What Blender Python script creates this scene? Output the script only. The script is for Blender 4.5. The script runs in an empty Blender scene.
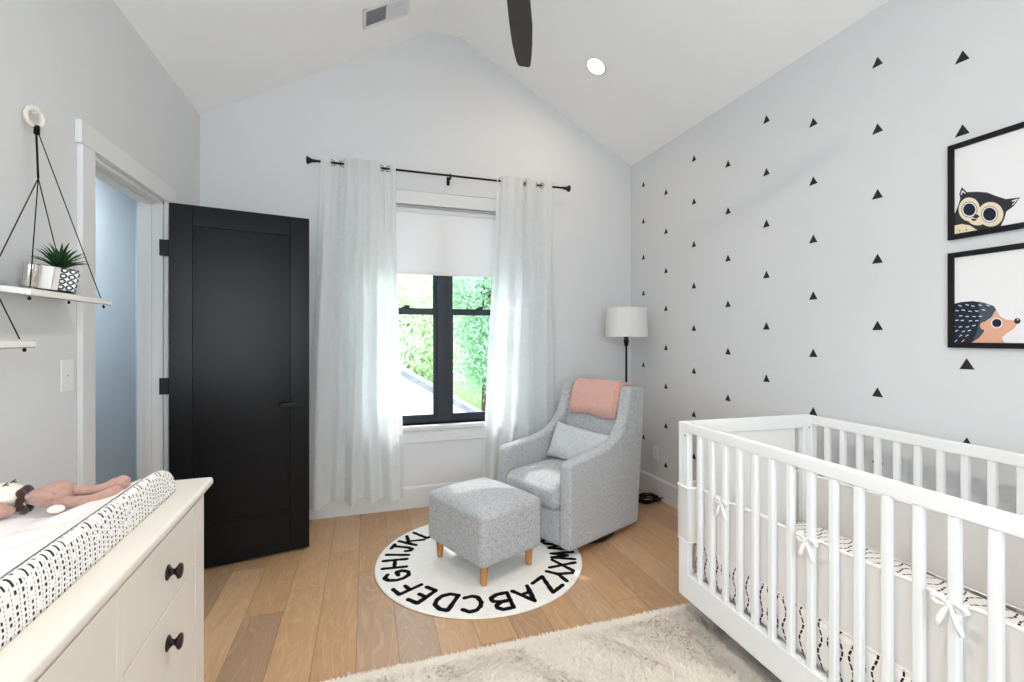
import bpy, bmesh, math, random
import numpy as np
from mathutils import Vector, Matrix

random.seed(7)
rng = np.random.default_rng(11)
C = bpy.context.scene.collection
PI = math.pi

# ------------------------------------------------------------------ camera model (used for the camera and to read wall art positions)
FPX, YAW, CAMH, YHOR = 455.0, math.radians(17.8), 1.31, 337.0
SN, CS = math.sin(YAW), math.cos(YAW)

def ray(px, py):
    u = (px - 512.0) / FPX
    return (SN + u * CS, CS - u * SN, (YHOR - py) / FPX)

# ------------------------------------------------------------------ room sizes (metres)
XL, XR, YB, YN = -1.064, 2.264, 3.56, -0.75
ZL, ZR = 2.80, 2.84
RIDGE = [(0.47, 3.685), (0.71, 3.685)]
WT = 0.14

# ------------------------------------------------------------------ materials
def lin(c):
    return tuple(((v / 255.0) / 12.92 if v / 255.0 <= 0.04045 else ((v / 255.0 + 0.055) / 1.055) ** 2.4) for v in c) + (1.0,)

class NT:
    def __init__(s, name):
        s.m = bpy.data.materials.new(name)
        s.m.use_nodes = True
        s.t = s.m.node_tree
        s.b = s.t.nodes['Principled BSDF']
        s.out = s.t.nodes['Material Output']
    def new(s, typ, **kw):
        n = s.t.nodes.new(typ)
        for k, v in kw.items():
            setattr(n, k, v)
        return n
    def put(s, sock, v):
        if hasattr(v, 'is_output'):
            s.t.links.new(v, sock)
        elif v is not None:
            sock.default_value = v
    def math(s, op, a, b=None, c=None):
        n = s.new('ShaderNodeMath', operation=op)
        s.put(n.inputs[0], a); s.put(n.inputs[1], b); s.put(n.inputs[2], c)
        return n.outputs[0]
    def coords(s, kind='Object'):
        return s.new('ShaderNodeTexCoord').outputs[kind]
    def xyz(s, v):
        n = s.new('ShaderNodeSeparateXYZ'); s.put(n.inputs[0], v)
        return n.outputs[0], n.outputs[1], n.outputs[2]
    def vec(s, x, y, z):
        n = s.new('ShaderNodeCombineXYZ')
        for i, v in enumerate((x, y, z)):
            s.put(n.inputs[i], v)
        return n.outputs[0]
    def noise(s, v, scale, detail=3.0, rough=0.5, dist=0.0):
        n = s.new('ShaderNodeTexNoise')
        s.put(n.inputs['Vector'], v); s.put(n.inputs['Scale'], scale); s.put(n.inputs['Detail'], detail)
        s.put(n.inputs['Roughness'], rough); s.put(n.inputs['Distortion'], dist)
        return n.outputs['Fac']
    def white(s, v):
        n = s.new('ShaderNodeTexWhiteNoise', noise_dimensions='3D'); s.put(n.inputs['Vector'], v)
        return n.outputs['Value']
    def ramp(s, fac, stops, interp='LINEAR'):
        n = s.new('ShaderNodeValToRGB'); s.put(n.inputs[0], fac)
        n.color_ramp.interpolation = interp
        e = n.color_ramp.elements
        while len(e) < len(stops):
            e.new(0.5)
        for k, (p, c) in enumerate(stops):
            e[k].position = p; e[k].color = c
        return n.outputs[0]
    def mix(s, fac, a, b, mode='MIX'):
        n = s.new('ShaderNodeMix', data_type='RGBA', blend_type=mode)
        s.put(n.inputs[0], fac); s.put(n.inputs[6], a); s.put(n.inputs[7], b)
        return n.outputs[2]
    def bump(s, h, strength, dist=0.005):
        n = s.new('ShaderNodeBump'); s.put(n.inputs['Height'], h)
        s.put(n.inputs['Strength'], strength); s.put(n.inputs['Distance'], dist)
        s.t.links.new(n.outputs[0], s.b.inputs['Normal'])
    def col(s, v):
        s.put(s.b.inputs['Base Color'], v)
    def set(s, rough=0.6, spec=0.4, metal=0.0, sheen=0.0):
        s.b.inputs['Roughness'].default_value = rough
        s.b.inputs['Specular IOR Level'].default_value = spec
        s.b.inputs['Metallic'].default_value = metal
        s.b.inputs['Sheen Weight'].default_value = sheen
        return s

def paint(name, rgb, rough=0.6, spec=0.3, metal=0.0, var=0.03, scale=6.0, bump=0.0, bscale=200.0, sheen=0.0):
    n = NT(name).set(rough, spec, metal, sheen)
    c = lin(rgb)
    f = n.noise(n.coords(), scale, 4.0)
    d = tuple(max(0.0, v * (1 - var)) for v in c[:3]) + (1.0,)
    l = tuple(min(1.0, v * (1 + var)) for v in c[:3]) + (1.0,)
    n.col(n.ramp(f, [(0.3, d), (0.7, l)]))
    if bump:
        n.bump(n.noise(n.coords(), bscale, 2.0), bump, 0.002)
    return n.m

M = {}
M['wall'] = paint('wall paint', (216, 217, 218), 0.85, 0.15, var=0.008, scale=2, bump=0.04, bscale=260)
M['ceiling'] = paint('ceiling paint', (240, 240, 239), 0.9, 0.1, var=0.008, scale=2)
M['trim'] = paint('satin trim paint', (222, 222, 222), 0.42, 0.35, var=0.006)
M['hall'] = paint('pale blue hall paint', (196, 205, 211), 0.8, 0.2, var=0.01)
M['door'] = paint('charcoal door paint', (12, 12, 15), 0.33, 0.2, var=0.06, scale=3)
M['black'] = paint('matte black metal', (14, 14, 16), 0.5, 0.3, var=0.1)
M['blackframe'] = paint('black window frame', (38, 44, 52), 0.45, 0.4, var=0.05)
M['white_wood'] = paint('white lacquered wood', (233, 234, 234), 0.38, 0.4, var=0.012)
M['cream_wood'] = paint('warm white lacquer', (222, 215, 205), 0.36, 0.4, var=0.012)
M['fan'] = paint('dark brown fan blade', (44, 38, 35), 0.5, 0.35, var=0.1, scale=14)
M['bronze'] = paint('dark bronze knob', (42, 35, 32), 0.3, 0.5, metal=0.55, var=0.2, scale=40)
M['plastic'] = paint('white plastic', (236, 235, 232), 0.35, 0.4, var=0.004)
M['ivory'] = paint('ivory wood ring', (226, 220, 208), 0.5, 0.3, var=0.02)
M['rope'] = paint('black cord', (28, 27, 28), 0.9, 0.1, var=0.25, scale=300)
M['marble'] = paint('white washed shelf board', (232, 229, 224), 0.4, 0.35, var=0.05, scale=9)
M['lampshade'] = paint('white linen shade', (224, 223, 220), 0.9, 0.1, var=0.01, bump=0.12, bscale=400)
M['legwood'] = paint('light oak leg', (188, 132, 80), 0.45, 0.35, var=0.1, scale=22)
M['grille'] = paint('vent grey', (172, 173, 178), 0.6, 0.3, var=0.04)
M['grille_light'] = paint('vent light grey', (205, 208, 209), 0.6, 0.3, var=0.02)
M['silver'] = paint('silver mercury glass', (205, 200, 192), 0.22, 0.5, metal=0.75, var=0.15, scale=60)
M['card'] = paint('white card', (236, 234, 232), 0.8, 0.2, var=0.01)
M['leaf'] = paint('succulent leaf', (36, 70, 38), 0.6, 0.25, var=0.4, scale=30)
M['blanket'] = paint('salmon knit', (216, 170, 157), 0.95, 0.1, var=0.05, scale=60, bump=0.5, bscale=330, sheen=0.3)
M['print_paper'] = paint('print paper', (232, 231, 232), 0.6, 0.3, var=0.004)
M['ink_dark'] = paint('charcoal ink', (52, 52, 58), 0.7, 0.2, var=0.05)
M['ink_navy'] = paint('navy ink', (36, 41, 56), 0.7, 0.2, var=0.05)
M['ink_slate'] = paint('slate ink', (72, 84, 96), 0.7, 0.2, var=0.05)
M['ink_cream'] = paint('cream ink', (229, 214, 186), 0.7, 0.2, var=0.02)
M['ink_peach'] = paint('peach ink', (222, 168, 142), 0.7, 0.2, var=0.03)
M['decal'] = paint('black vinyl', (34, 34, 37), 0.6, 0.3, var=0.05)
M['plush_pink'] = paint('dusty pink knit', (170, 134, 121), 0.95, 0.1, var=0.08, scale=90, bump=0.7, bscale=420, sheen=0.3)
M['plush_cream'] = paint('cream knit', (236, 225, 208), 0.95, 0.1, var=0.04, scale=90, bump=0.5, bscale=420)
M['plush_brown'] = paint('brown velvet', (58, 34, 28), 0.9, 0.2, var=0.2, scale=60, sheen=0.4)
M['cloth_white'] = paint('white cotton', (238, 234, 233), 0.92, 0.1, var=0.015, bump=0.15, bscale=500)
M['binding'] = paint('white satin binding', (244, 243, 243), 0.7, 0.2, var=0.01)
M['bark'] = paint('bark', (92, 74, 58), 0.9, 0.1, var=0.25, scale=12)
M['siding'] = paint('white siding', (238, 240, 242), 0.8, 0.2, var=0.01)
M['shingle'] = paint('grey shingle', (128, 132, 138), 0.9, 0.1, var=0.2, scale=12)
M['lawn'] = paint('lawn', (110, 140, 82), 0.95, 0.1, var=0.25, scale=2)
M['rubber'] = paint('black plastic base', (18, 18, 20), 0.5, 0.3, var=0.1)

def glass_mat():
    n = NT('window glass')
    n.t.nodes.remove(n.b)
    tr = n.new('ShaderNodeBsdfTransparent'); gl = n.new('ShaderNodeBsdfGlossy')
    gl.inputs['Roughness'].default_value = 0.02
    lw = n.new('ShaderNodeLayerWeight'); lw.inputs[0].default_value = 0.5
    fac = n.math('ADD', 0.02, n.math('MULTIPLY', n.math('POWER', lw.outputs['Facing'], 5.0), 0.6))
    mx = n.new('ShaderNodeMixShader')
    n.t.links.new(fac, mx.inputs[0]); n.t.links.new(tr.outputs[0], mx.inputs[1]); n.t.links.new(gl.outputs[0], mx.inputs[2])
    n.t.links.new(mx.outputs[0], n.out.inputs[0])
    return n.m
M['glass'] = glass_mat()

def cloth_translucent(name, rgb, tl=0.4, tp=0.0, weave=0.0, bumpy=0.1):
    """woven fabric that lets light through: diffuse + translucent (+ open weave)"""
    n = NT(name).set(0.9, 0.05)
    c = lin(rgb)
    v = n.coords()
    n.col(c)
    if bumpy:
        n.bump(n.noise(v, 420, 2.0), bumpy, 0.001)
    trl = n.new('ShaderNodeBsdfTranslucent'); trl.inputs[0].default_value = c
    mx = n.new('ShaderNodeMixShader'); mx.inputs[0].default_value = tl
    n.t.links.new(n.b.outputs[0], mx.inputs[1]); n.t.links.new(trl.outputs[0], mx.inputs[2])
    last = mx.outputs[0]
    if tp:
        tr = n.new('ShaderNodeBsdfTransparent'); mx2 = n.new('ShaderNodeMixShader'); mx2.inputs[0].default_value = tp
        n.t.links.new(last, mx2.inputs[1]); n.t.links.new(tr.outputs[0], mx2.inputs[2]); last = mx2.outputs[0]
    n.t.links.new(last, n.out.inputs[0])
    return n.m
M['curtain'] = cloth_translucent('sheer white curtain', (243, 245, 245), 0.5, 0.07)
M['tuft'] = cloth_translucent('curtain tuft', (248, 248, 248), 0.35, 0.0)
M['shade'] = cloth_translucent('roller shade cloth', (240, 240, 240), 0.12, 0.0)
M['mesh_liner'] = cloth_translucent('breathable mesh', (236, 234, 231), 0.25, 0.06)
def leaf_mat(name, a, b):
    n = NT(name).set(0.7, 0.2)
    v = n.coords()
    col = n.ramp(n.noise(v, 1.6, 3), [(0.3, lin(a)), (0.7, lin(b))])
    n.col(col)
    trl = n.new('ShaderNodeBsdfTranslucent'); n.put(trl.inputs[0], col)
    mx = n.new('ShaderNodeMixShader'); mx.inputs[0].default_value = 0.4
    n.t.links.new(n.b.outputs[0], mx.inputs[1]); n.t.links.new(trl.outputs[0], mx.inputs[2])
    n.t.links.new(mx.outputs[0], n.out.inputs[0])
    return n.m
M['tree_leaf'] = leaf_mat('tree leaves', (176, 200, 156), (220, 234, 198))
M['tree_leaf_dark'] = leaf_mat('cooler tree leaves', (156, 196, 168), (202, 228, 200))

def emit(name, rgb, k):
    n = NT(name)
    n.t.nodes.remove(n.b)
    e = n.new('ShaderNodeEmission'); e.inputs[0].default_value = lin(rgb); e.inputs[1].default_value = k
    n.t.links.new(e.outputs[0], n.out.inputs[0])
    return n.m
M['lamp_lens'] = emit('led lens', (255, 238, 214), 14.0)

def floor_mat():
    n = NT('oak plank floor').set(0.38, 0.4)
    x, y, z = n.xyz(n.coords())
    PW, PL = 0.168, 1.45
    xs = n.math('DIVIDE', n.math('ADD', x, 20.03), PW)
    row = n.math('FLOOR', xs); fx = n.math('FRACT', xs)
    off = n.math('MULTIPLY', n.white(n.vec(row, 3.1, 0.0)), 7.0)
    ys = n.math('DIVIDE', n.math('ADD', n.math('ADD', y, off), 30.0), PL)
    pid = n.math('FLOOR', ys); fy = n.math('FRACT', ys)
    r1 = n.white(n.vec(row, pid, 0.5)); r2 = n.white(n.vec(row, pid, 7.5))
    base = n.ramp(r1, [(0.0, lin((180, 142, 106))), (0.25, lin((200, 162, 120))), (0.5, lin((190, 149, 108))), (0.72, lin((166, 136, 112))), (0.9, lin((204, 168, 130))), (1.0, lin((160, 138, 120)))])
    gv = n.vec(n.math('MULTIPLY', x, 26.0), n.math('MULTIPLY', y, 2.2), n.math('MULTIPLY', r2, 40.0))
    g1 = n.noise(gv, 1.6, 6.0, 0.6, 1.8)
    gv2 = n.vec(n.math('MULTIPLY', x, 130.0), n.math('MULTIPLY', y, 4.0), n.math('MULTIPLY', r2, 70.0))
    g2 = n.noise(gv2, 1.0, 3.0, 0.5, 0.4)
    # cathedral figure: warped rings along the plank
    wv = n.vec(n.math('MULTIPLY', x, 9.0), n.math('MULTIPLY', y, 1.3), n.math('MULTIPLY', r2, 30.0))
    w = n.noise(wv, 1.0, 2.0, 0.5, 0.6)
    rings = n.math('ABSOLUTE', n.math('SUBTRACT', n.math('FRACT', n.math('MULTIPLY', w, 14.0)), 0.5))
    c1 = n.mix(n.math('MULTIPLY', n.math('SUBTRACT', 0.62, g1), 0.9), base, lin((138, 104, 76)))
    c2 = n.mix(n.math('MULTIPLY', n.math('LESS_THAN', rings, 0.10), 0.22), c1, lin((224, 190, 150)))
    c3 = n.mix(n.math('MULTIPLY', g2, 0.25), c2, lin((150, 116, 88)))
    ex = n.math('MINIMUM', fx, n.math('SUBTRACT', 1.0, fx))
    ey = n.math('MULTIPLY', n.math('MINIMUM', fy, n.math('SUBTRACT', 1.0, fy)), PL / PW)
    gap = n.math('LESS_THAN', n.math('MINIMUM', ex, ey), 0.010)
    c4 = n.mix(n.math('MULTIPLY', gap, 0.55), c3, lin((92, 68, 50)))
    n.col(c4)
    n.bump(n.math('SUBTRACT', n.math('MULTIPLY', g2, 0.15), gap), 0.25, 0.002)
    return n.m
M['floor'] = floor_mat()

def boucle_mat(name, light, dark, thr=0.44):
    n = NT(name).set(0.95, 0.08, 0, 0.25)
    v = n.coords()
    a = n.noise(v, 280.0, 3.0, 0.62)
    b = n.noise(v, 60.0, 2.0, 0.5)
    k = n.math('ADD', n.math('MULTIPLY', a, 0.8), n.math('MULTIPLY', b, 0.2))
    n.col(n.ramp(k, [(thr - 0.05, lin(dark)), (thr + 0.03, lin(light)), (0.75, lin(tuple(min(255, c + 14) for c in light)))]))
    n.bump(a, 0.9, 0.004)
    return n.m
M['boucle'] = boucle_mat('grey boucle', (192, 194, 196), (128, 131, 137), 0.455)
M['boucle_pale'] = boucle_mat('pale boucle', (203, 205, 206), (154, 157, 161), 0.43)

def shag_mat():
    n = NT('cream shag').set(0.95, 0.05, 0, 0.2)
    n.col(n.ramp(n.noise(n.coords(), 9.0, 3.0), [(0.3, lin((255, 246, 234))), (0.7, lin((255, 249, 239)))]))
    geo = n.new('ShaderNodeNewGeometry'); va = n.new('ShaderNodeVectorMath', operation='ADD'); vn = n.new('ShaderNodeVectorMath', operation='NORMALIZE')
    sc_ = n.new('ShaderNodeVectorMath', operation='SCALE'); sc_.inputs[3].default_value = 0.28
    n.put(sc_.inputs[0], geo.outputs['Normal']); n.put(va.inputs[0], sc_.outputs[0]); va.inputs[1].default_value = (0, 0, 1.0); n.put(vn.inputs[0], va.outputs[0]); n.put(n.b.inputs['Normal'], vn.outputs[0])
    trl = n.new('ShaderNodeBsdfTranslucent'); trl.inputs[0].default_value = lin((252, 247, 240))
    mx = n.new('ShaderNodeMixShader'); mx.inputs[0].default_value = 0.45
    n.t.links.new(n.b.outputs[0], mx.inputs[1]); n.t.links.new(trl.outputs[0], mx.inputs[2]); n.t.links.new(mx.outputs[0], n.out.inputs[0])
    return n.m
M['shag'] = shag_mat()
M['rug_white'] = paint('tufted white cotton', (238, 236, 231), 0.95, 0.05, var=0.03, scale=30, bump=0.6, bscale=240)
M['rug_black'] = paint('tufted black cotton', (24, 24, 27), 0.95, 0.05, var=0.2, scale=60, bump=0.6, bscale=240)

def pad_cover_mat():
    """white knit with columns of black dashes; u along local y, v = height on the sides, x on the top"""
    n = NT('black and white dashed knit').set(0.95, 0.05)
    x, y, z = n.xyz(n.coords())
    v = n.math('ADD', z, x)
    wob = n.math('MULTIPLY', n.noise(n.vec(n.math('MULTIPLY', y, 14.0), n.math('MULTIPLY', v, 30.0), 0.0), 1.0, 2.0), 0.008)
    P = 0.0165
    us = n.math('DIVIDE', n.math('ADD', n.math('ADD', y, wob), 5.0), P)
    col_i = n.math('FLOOR', us); fu = n.math('FRACT', us)
    r = n.white(n.vec(col_i, 2.0, 0.0))
    hs = n.math('ADD', n.math('DIVIDE', n.math('ADD', v, 5.0), 0.0090), r)
    cell = n.white(n.vec(col_i, n.math('FLOOR', hs), 4.0))
    bold = n.math('MULTIPLY', n.math('LESS_THAN', n.math('ABSOLUTE', n.math('SUBTRACT', fu, 0.30)), n.math('ADD', 0.10, n.math('MULTIPLY', cell, 0.07))), n.math('LESS_THAN', n.math('FRACT', hs), 0.58))
    bold = n.math('MULTIPLY', bold, n.math('GREATER_THAN', cell, 0.12))
    thin = n.math('MULTIPLY', n.math('LESS_THAN', n.math('ABSOLUTE', n.math('SUBTRACT', fu, 0.76)), 0.055), n.math('LESS_THAN', n.math('FRACT', n.math('DIVIDE', n.math('ADD', v, 5.0), 0.0058)), 0.5))
    on = n.math('MAXIMUM', bold, n.math('MULTIPLY', thin, 0.7))
    n.col(n.mix(on, lin((236, 234, 231)), lin((52, 49, 51))))
    n.bump(n.noise(n.coords(), 380, 2), 0.3, 0.002)
    return n.m
M['pad_cover'] = pad_cover_mat()

def sheet_mat():
    """crib sheet: wavy dashed black lines running across the mattress and down its sides (local y is the length)"""
    n = NT('white sheet with brushed dashes').set(0.92, 0.05)
    x, y, z = n.xyz(n.coords())
    v = n.math('ADD', x, z)
    P = 0.034
    us0 = n.math('DIVIDE', n.math('ADD', y, 6.0), P)
    sgn = n.math('SUBTRACT', n.math('MULTIPLY', n.math('MODULO', n.math('FLOOR', us0), 2.0), 2.0), 1.0)
    wave = n.math('MULTIPLY', n.math('MULTIPLY', n.math('SINE', n.math('MULTIPLY', v, 62.0)), sgn), 0.20)
    dr = n.math('MULTIPLY', n.math('SUBTRACT', n.noise(n.coords(), 24.0, 2.0), 0.5), 0.25)
    fu = n.math('ADD', n.math('ADD', n.math('FRACT', us0), wave), dr)
    line = n.math('LESS_THAN', n.math('ABSOLUTE', n.math('SUBTRACT', fu, 0.5)), 0.10)
    dash = n.math('LESS_THAN', n.math('FRACT', n.math('DIVIDE', n.math('ADD', v, 4.0), 0.021)), 0.78)
    n.col(n.mix(n.math('MULTIPLY', line, dash), lin((240, 236, 233)), lin((40, 38, 40))))
    return n.m
M['sheet'] = sheet_mat()

def pot_mat():
    n = NT('black and white ring print').set(0.4, 0.4)
    x, y, z = n.xyz(n.coords())
    P = 0.0205
    h = n.math('ADD', x, y)
    a = n.math('SUBTRACT', n.math('FRACT', n.math('DIVIDE', n.math('ADD', h, 3.0), P)), 0.5)
    b = n.math('SUBTRACT', n.math('FRACT', n.math('DIVIDE', n.math('ADD', z, 3.0), 0.0182)), 0.5)
    d = n.math('SQRT', n.math('ADD', n.math('MULTIPLY', a, a), n.math('MULTIPLY', b, b)))
    ring = n.math('LESS_THAN', n.math('ABSOLUTE', n.math('SUBTRACT', d, 0.36)), 0.13)
    n.col(n.mix(ring, lin((236, 236, 234)), lin((26, 26, 30))))
    return n.m
M['pot'] = pot_mat()

# ------------------------------------------------------------------ mesh helpers
def link(name, bm, mats, parent=None, smooth=None, wn=False):
    me = bpy.data.meshes.new(name)
    bm.normal_update()
    bm.to_mesh(me); bm.free()
    for m in (mats if isinstance(mats, (list, tuple)) else [mats]):
        me.materials.append(M[m] if isinstance(m, str) else m)
    o = bpy.data.objects.new(name, me)
    C.objects.link(o)
    if parent is not None:
        o.parent = parent
    if smooth:
        for p in me.polygons:
            p.use_smooth = True
    if wn:
        for p in me.polygons:
            p.use_smooth = True
        w = o.modifiers.new('wn', 'WEIGHTED_NORMAL'); w.keep_sharp = True
    return o

def tag(o, label=None, cat=None, group=None, kind=None):
    if label: o['label'] = label
    if cat: o['category'] = cat
    if group: o['group'] = group
    if kind: o['kind'] = kind
    return o

def thing(name, label, cat, loc=(0, 0, 0), rz=0.0, group=None):
    o = bpy.data.objects.new(name, None); C.objects.link(o)
    o.empty_display_size = 0.1
    o.location = loc; o.rotation_euler = (0, 0, rz)
    return tag(o, label, cat, group)

def struct(name, bm, m, parent=None, **kw):
    o = link(name, bm, m, parent, **kw)
    if parent is None:
        o['kind'] = 'structure'
    return o

def merge(bm, tmp, mat=0, M4=None):
    if M4 is not None:
        tmp.transform(M4)
        if M4.determinant() < 0:
            bmesh.ops.reverse_faces(tmp, faces=tmp.faces[:])
    for f in tmp.faces:
        f.material_index = mat
    me = bpy.data.meshes.new('tmp'); tmp.to_mesh(me); tmp.free()
    bm.from_mesh(me); bpy.data.meshes.remove(me)
    return bm

def NB():
    return bmesh.new()

def box(bm, lo, hi, r=0.0, seg=2, mat=0, M4=None):
    t = bmesh.new(); bmesh.ops.create_cube(t, size=1.0)
    c = [(a + b) / 2 for a, b in zip(lo, hi)]; s = [abs(b - a) for a, b in zip(lo, hi)]
    for v in t.verts:
        v.co = Vector((c[0] + v.co.x * s[0], c[1] + v.co.y * s[1], c[2] + v.co.z * s[2]))
    if r > 0:
        bmesh.ops.bevel(t, geom=t.edges[:], offset=min(r, min(s) * 0.49), segments=seg, profile=0.5, affect='EDGES')
    return merge(bm, t, mat, M4)

def prism(bm, pts, a, b, axis='y', r=0.0, seg=2, mat=0, M4=None):
    """polygon pts extruded from a to b along axis; pts are (x,z) for y, (y,z) for x, (x,y) for z"""
    t = bmesh.new()
    def P(p, d):
        return {'y': (p[0], d, p[1]), 'x': (d, p[0], p[1]), 'z': (p[0], p[1], d)}[axis]
    A = [t.verts.new(P(p, a)) for p in pts]; B = [t.verts.new(P(p, b)) for p in pts]
    t.faces.new(A); t.faces.new(B[::-1])
    for i in range(len(pts)):
        j = (i + 1) % len(pts)
        t.faces.new((A[j], A[i], B[i], B[j]))
    bmesh.ops.recalc_face_normals(t, faces=t.faces[:])
    if r > 0:
        es = [e for e in t.edges if len(e.link_faces) == 2 and e.calc_face_angle(0) > 0.5]
        bmesh.ops.bevel(t, geom=es, offset=r, segments=seg, profile=0.5, affect='EDGES', clamp_overlap=True)
    return merge(bm, t, mat, M4)

def tube(bm, pts, r, n=8, mat=0, M4=None, caps=True, closed=False):
    """round tube along pts; r a number or a list"""
    pts = [Vector(p) for p in pts]
    N = len(pts); rs = r if isinstance(r, (list, tuple)) else [r] * N
    t = bmesh.new(); rings = []
    up = None
    for i, p in enumerate(pts):
        if closed:
            d = (pts[(i + 1) % N] - pts[i - 1]).normalized()
        else:
            d = (pts[min(i + 1, N - 1)] - pts[max(i - 1, 0)]).normalized()
        if up is None:
            up = Vector((0, 0, 1)) if abs(d.z) < 0.9 else Vector((1, 0, 0))
        x = (up - d * up.dot(d))
        if x.length < 1e-6:
            x = d.orthogonal()
        x.normalize(); y = d.cross(x); up = x
        rings.append([t.verts.new(p + (x * math.cos(a) + y * math.sin(a)) * rs[i]) for a in [2 * PI * k / n for k in range(n)]])
    for i in range(N if closed else N - 1):
        A, B = rings[i], rings[(i + 1) % N]
        for k in range(n):
            t.faces.new((A[k], A[(k + 1) % n], B[(k + 1) % n], B[k]))
    if caps and not closed:
        t.faces.new(rings[0][::-1]); t.faces.new(rings[-1])
    for f in t.faces:
        f.smooth = len(f.verts) == 4
    return merge(bm, t, mat, M4)

def lathe(bm, prof, n=24, mat=0, M4=None):
    """profile of (radius, z) turned about z"""
    t = bmesh.new(); rings = []
    for r, z in prof:
        rings.append([t.verts.new((max(r, 1e-5) * math.cos(2 * PI * k / n), max(r, 1e-5) * math.sin(2 * PI * k / n), z)) for k in range(n)])
    for A, B in zip(rings[:-1], rings[1:]):
        for k in range(n):
            f = t.faces.new((A[k], A[(k + 1) % n], B[(k + 1) % n], B[k])); f.smooth = True
    if prof[0][0] > 1e-4: t.faces.new(rings[0][::-1])
    if prof[-1][0] > 1e-4: t.faces.new(rings[-1])
    return merge(bm, t, mat, M4)

def rbox(bm, lo, hi, r, n=12, bulge=(0, 0, 0), mat=0, M4=None, fn=None):
    """soft cushion: rounded box with crowned faces"""
    t = bmesh.new(); bmesh.ops.create_cube(t, size=2.0)
    bmesh.ops.subdivide_edges(t, edges=t.edges[:], cuts=n, use_grid_fill=True)
    c = Vector([(a + b) / 2 for a, b in zip(lo, hi)]); h = Vector([(b - a) / 2 for a, b in zip(lo, hi)])
    for v in t.verts:
        q = v.co.copy()
        # concentrate vertices towards the edges
        u = Vector([math.copysign(abs(k) ** 0.75, k) for k in q])
        p = Vector([u[i] * h[i] for i in range(3)])
        inner = Vector([max(-(h[i] - r), min(h[i] - r, p[i])) for i in range(3)])
        d = p - inner
        if d.length > 1e-9:
            p = inner + d.normalized() * r
        for i in range(3):
            j, k = (i + 1) % 3, (i + 2) % 3
            if abs(q[i]) > 0.999:
                w = max(0, 1 - u[j] ** 2) * max(0, 1 - u[k] ** 2)
                p[i] += math.copysign(bulge[i] * w ** 0.7, q[i])
        v.co = c + p
        if fn: v.co = fn(v.co)
    for f in t.faces: f.smooth = True
    return merge(bm, t, mat, M4)

def ellipsoid(bm, c, rad, n=20, mat=0, M4=None):
    t = bmesh.new(); bmesh.ops.create_uvsphere(t, u_segments=n, v_segments=max(8, n // 2), radius=1.0)
    for v in t.verts: v.co = Vector((c[0] + v.co.x * rad[0], c[1] + v.co.y * rad[1], c[2] + v.co.z * rad[2]))
    for f in t.faces: f.smooth = True
    return merge(bm, t, mat, M4)

def np_mesh(name, V, Fq, mats, parent=None, smooth=True):
    me = bpy.data.meshes.new(name)
    V = np.asarray(V, dtype=np.float32); Fq = np.asarray(Fq, dtype=np.int32)
    k = Fq.shape[1]
    me.vertices.add(len(V)); me.vertices.foreach_set('co', V.ravel())
    me.loops.add(Fq.size); me.loops.foreach_set('vertex_index', Fq.ravel())
    me.polygons.add(len(Fq)); me.polygons.foreach_set('loop_start', np.arange(0, Fq.size, k, dtype=np.int32))
    if smooth: me.polygons.foreach_set('use_smooth', np.ones(len(Fq), dtype=bool))
    me.update(); me.validate()
    for m in (mats if isinstance(mats, (list, tuple)) else [mats]): me.materials.append(M[m])
    o = bpy.data.objects.new(name, me); C.objects.link(o)
    if parent is not None: o.parent = parent
    return o

# ================================================================== THE ROOM
def ceil_z(x):
    P = [(XL, ZL)] + RIDGE + [(XR, ZR)]
    for (x0, z0), (x1, z1) in zip(P[:-1], P[1:]):
        if x0 <= x <= x1: return z0 + (z1 - z0) * (x - x0) / (x1 - x0)
    return ZL if x < XL else ZR

b = NB(); box(b, (XL - 0.02, YN - 0.02, -0.1), (XR + 0.02, YB + 0.02, 0.0)); struct('floor', b, 'floor')

T = 0.14
b = NB()
pts = [(XL - WT, ceil_z(XL) - 0.082), (XL, ZL), RIDGE[0], RIDGE[1], (XR, ZR), (XR + WT, ZR - 0.077), (XR + WT, ZR + 0.09), (RIDGE[1][0], RIDGE[1][1] + 0.17), (RIDGE[0][0], RIDGE[0][1] + 0.17), (XL - WT, ZL + 0.09)]
for i, j in ((0, 1), (1, 2), (2, 3), (3, 4), (4, 5)):
    a, c = pts[i], pts[j]
    prism(b, [a, c, (c[0], c[1] + 0.16), (a[0], a[1] + 0.16)], YN - WT, YB + WT, 'y')
struct('ceiling', b, 'ceiling')

WL = 0.115
# left wall with the doorway
DY0, DY1, DZ = 2.275, 2.985, 2.06
b = NB()
box(b, (XL - WL, YN, 0), (XL, DY0, ZL)); box(b, (XL - WL, DY1, 0), (XL, YB, ZL)); box(b, (XL - WL, DY0, DZ), (XL, DY1, ZL))
struct('wall_left', b, 'wall')
b = NB(); box(b, (XR, YN, 0), (XR + WT, YB, ZR)); struct('wall_right', b, 'wall')

WX0, WX1, WZ0, WZ1 = 0.0, 1.18, 0.63, 2.325          # back window opening
def gable(bm, y0, y1, x0, x1, z0, z1):
    box(bm, (XL - WT, y0, 0), (x0, y1, ZL - 0.005)); box(bm, (x1, y0, 0), (XR + WT, y1, ZL - 0.005))
    box(bm, (x0, y0, 0), (x1, y1, z0)); box(bm, (x0, y0, z1), (x1, y1, ZL - 0.005))
    prism(bm, [(XL, ZL - 0.005), (XR, ZL - 0.005), (XR, ZR), RIDGE[1], RIDGE[0], (XL, ZL)], y0, y1, 'y')
b = NB(); gable(b, YB, YB + WT, WX0, WX1, WZ0, WZ1); struct('wall_back', b, 'wall')
NX0, NX1, NZ0, NZ1 = -0.92, 0.98, 0.75, 2.35          # the window behind the photographer
b = NB(); gable(b, YN - WT, YN, NX0, NX1, NZ0, NZ1); struct('wall_near', b, 'wall')

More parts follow.
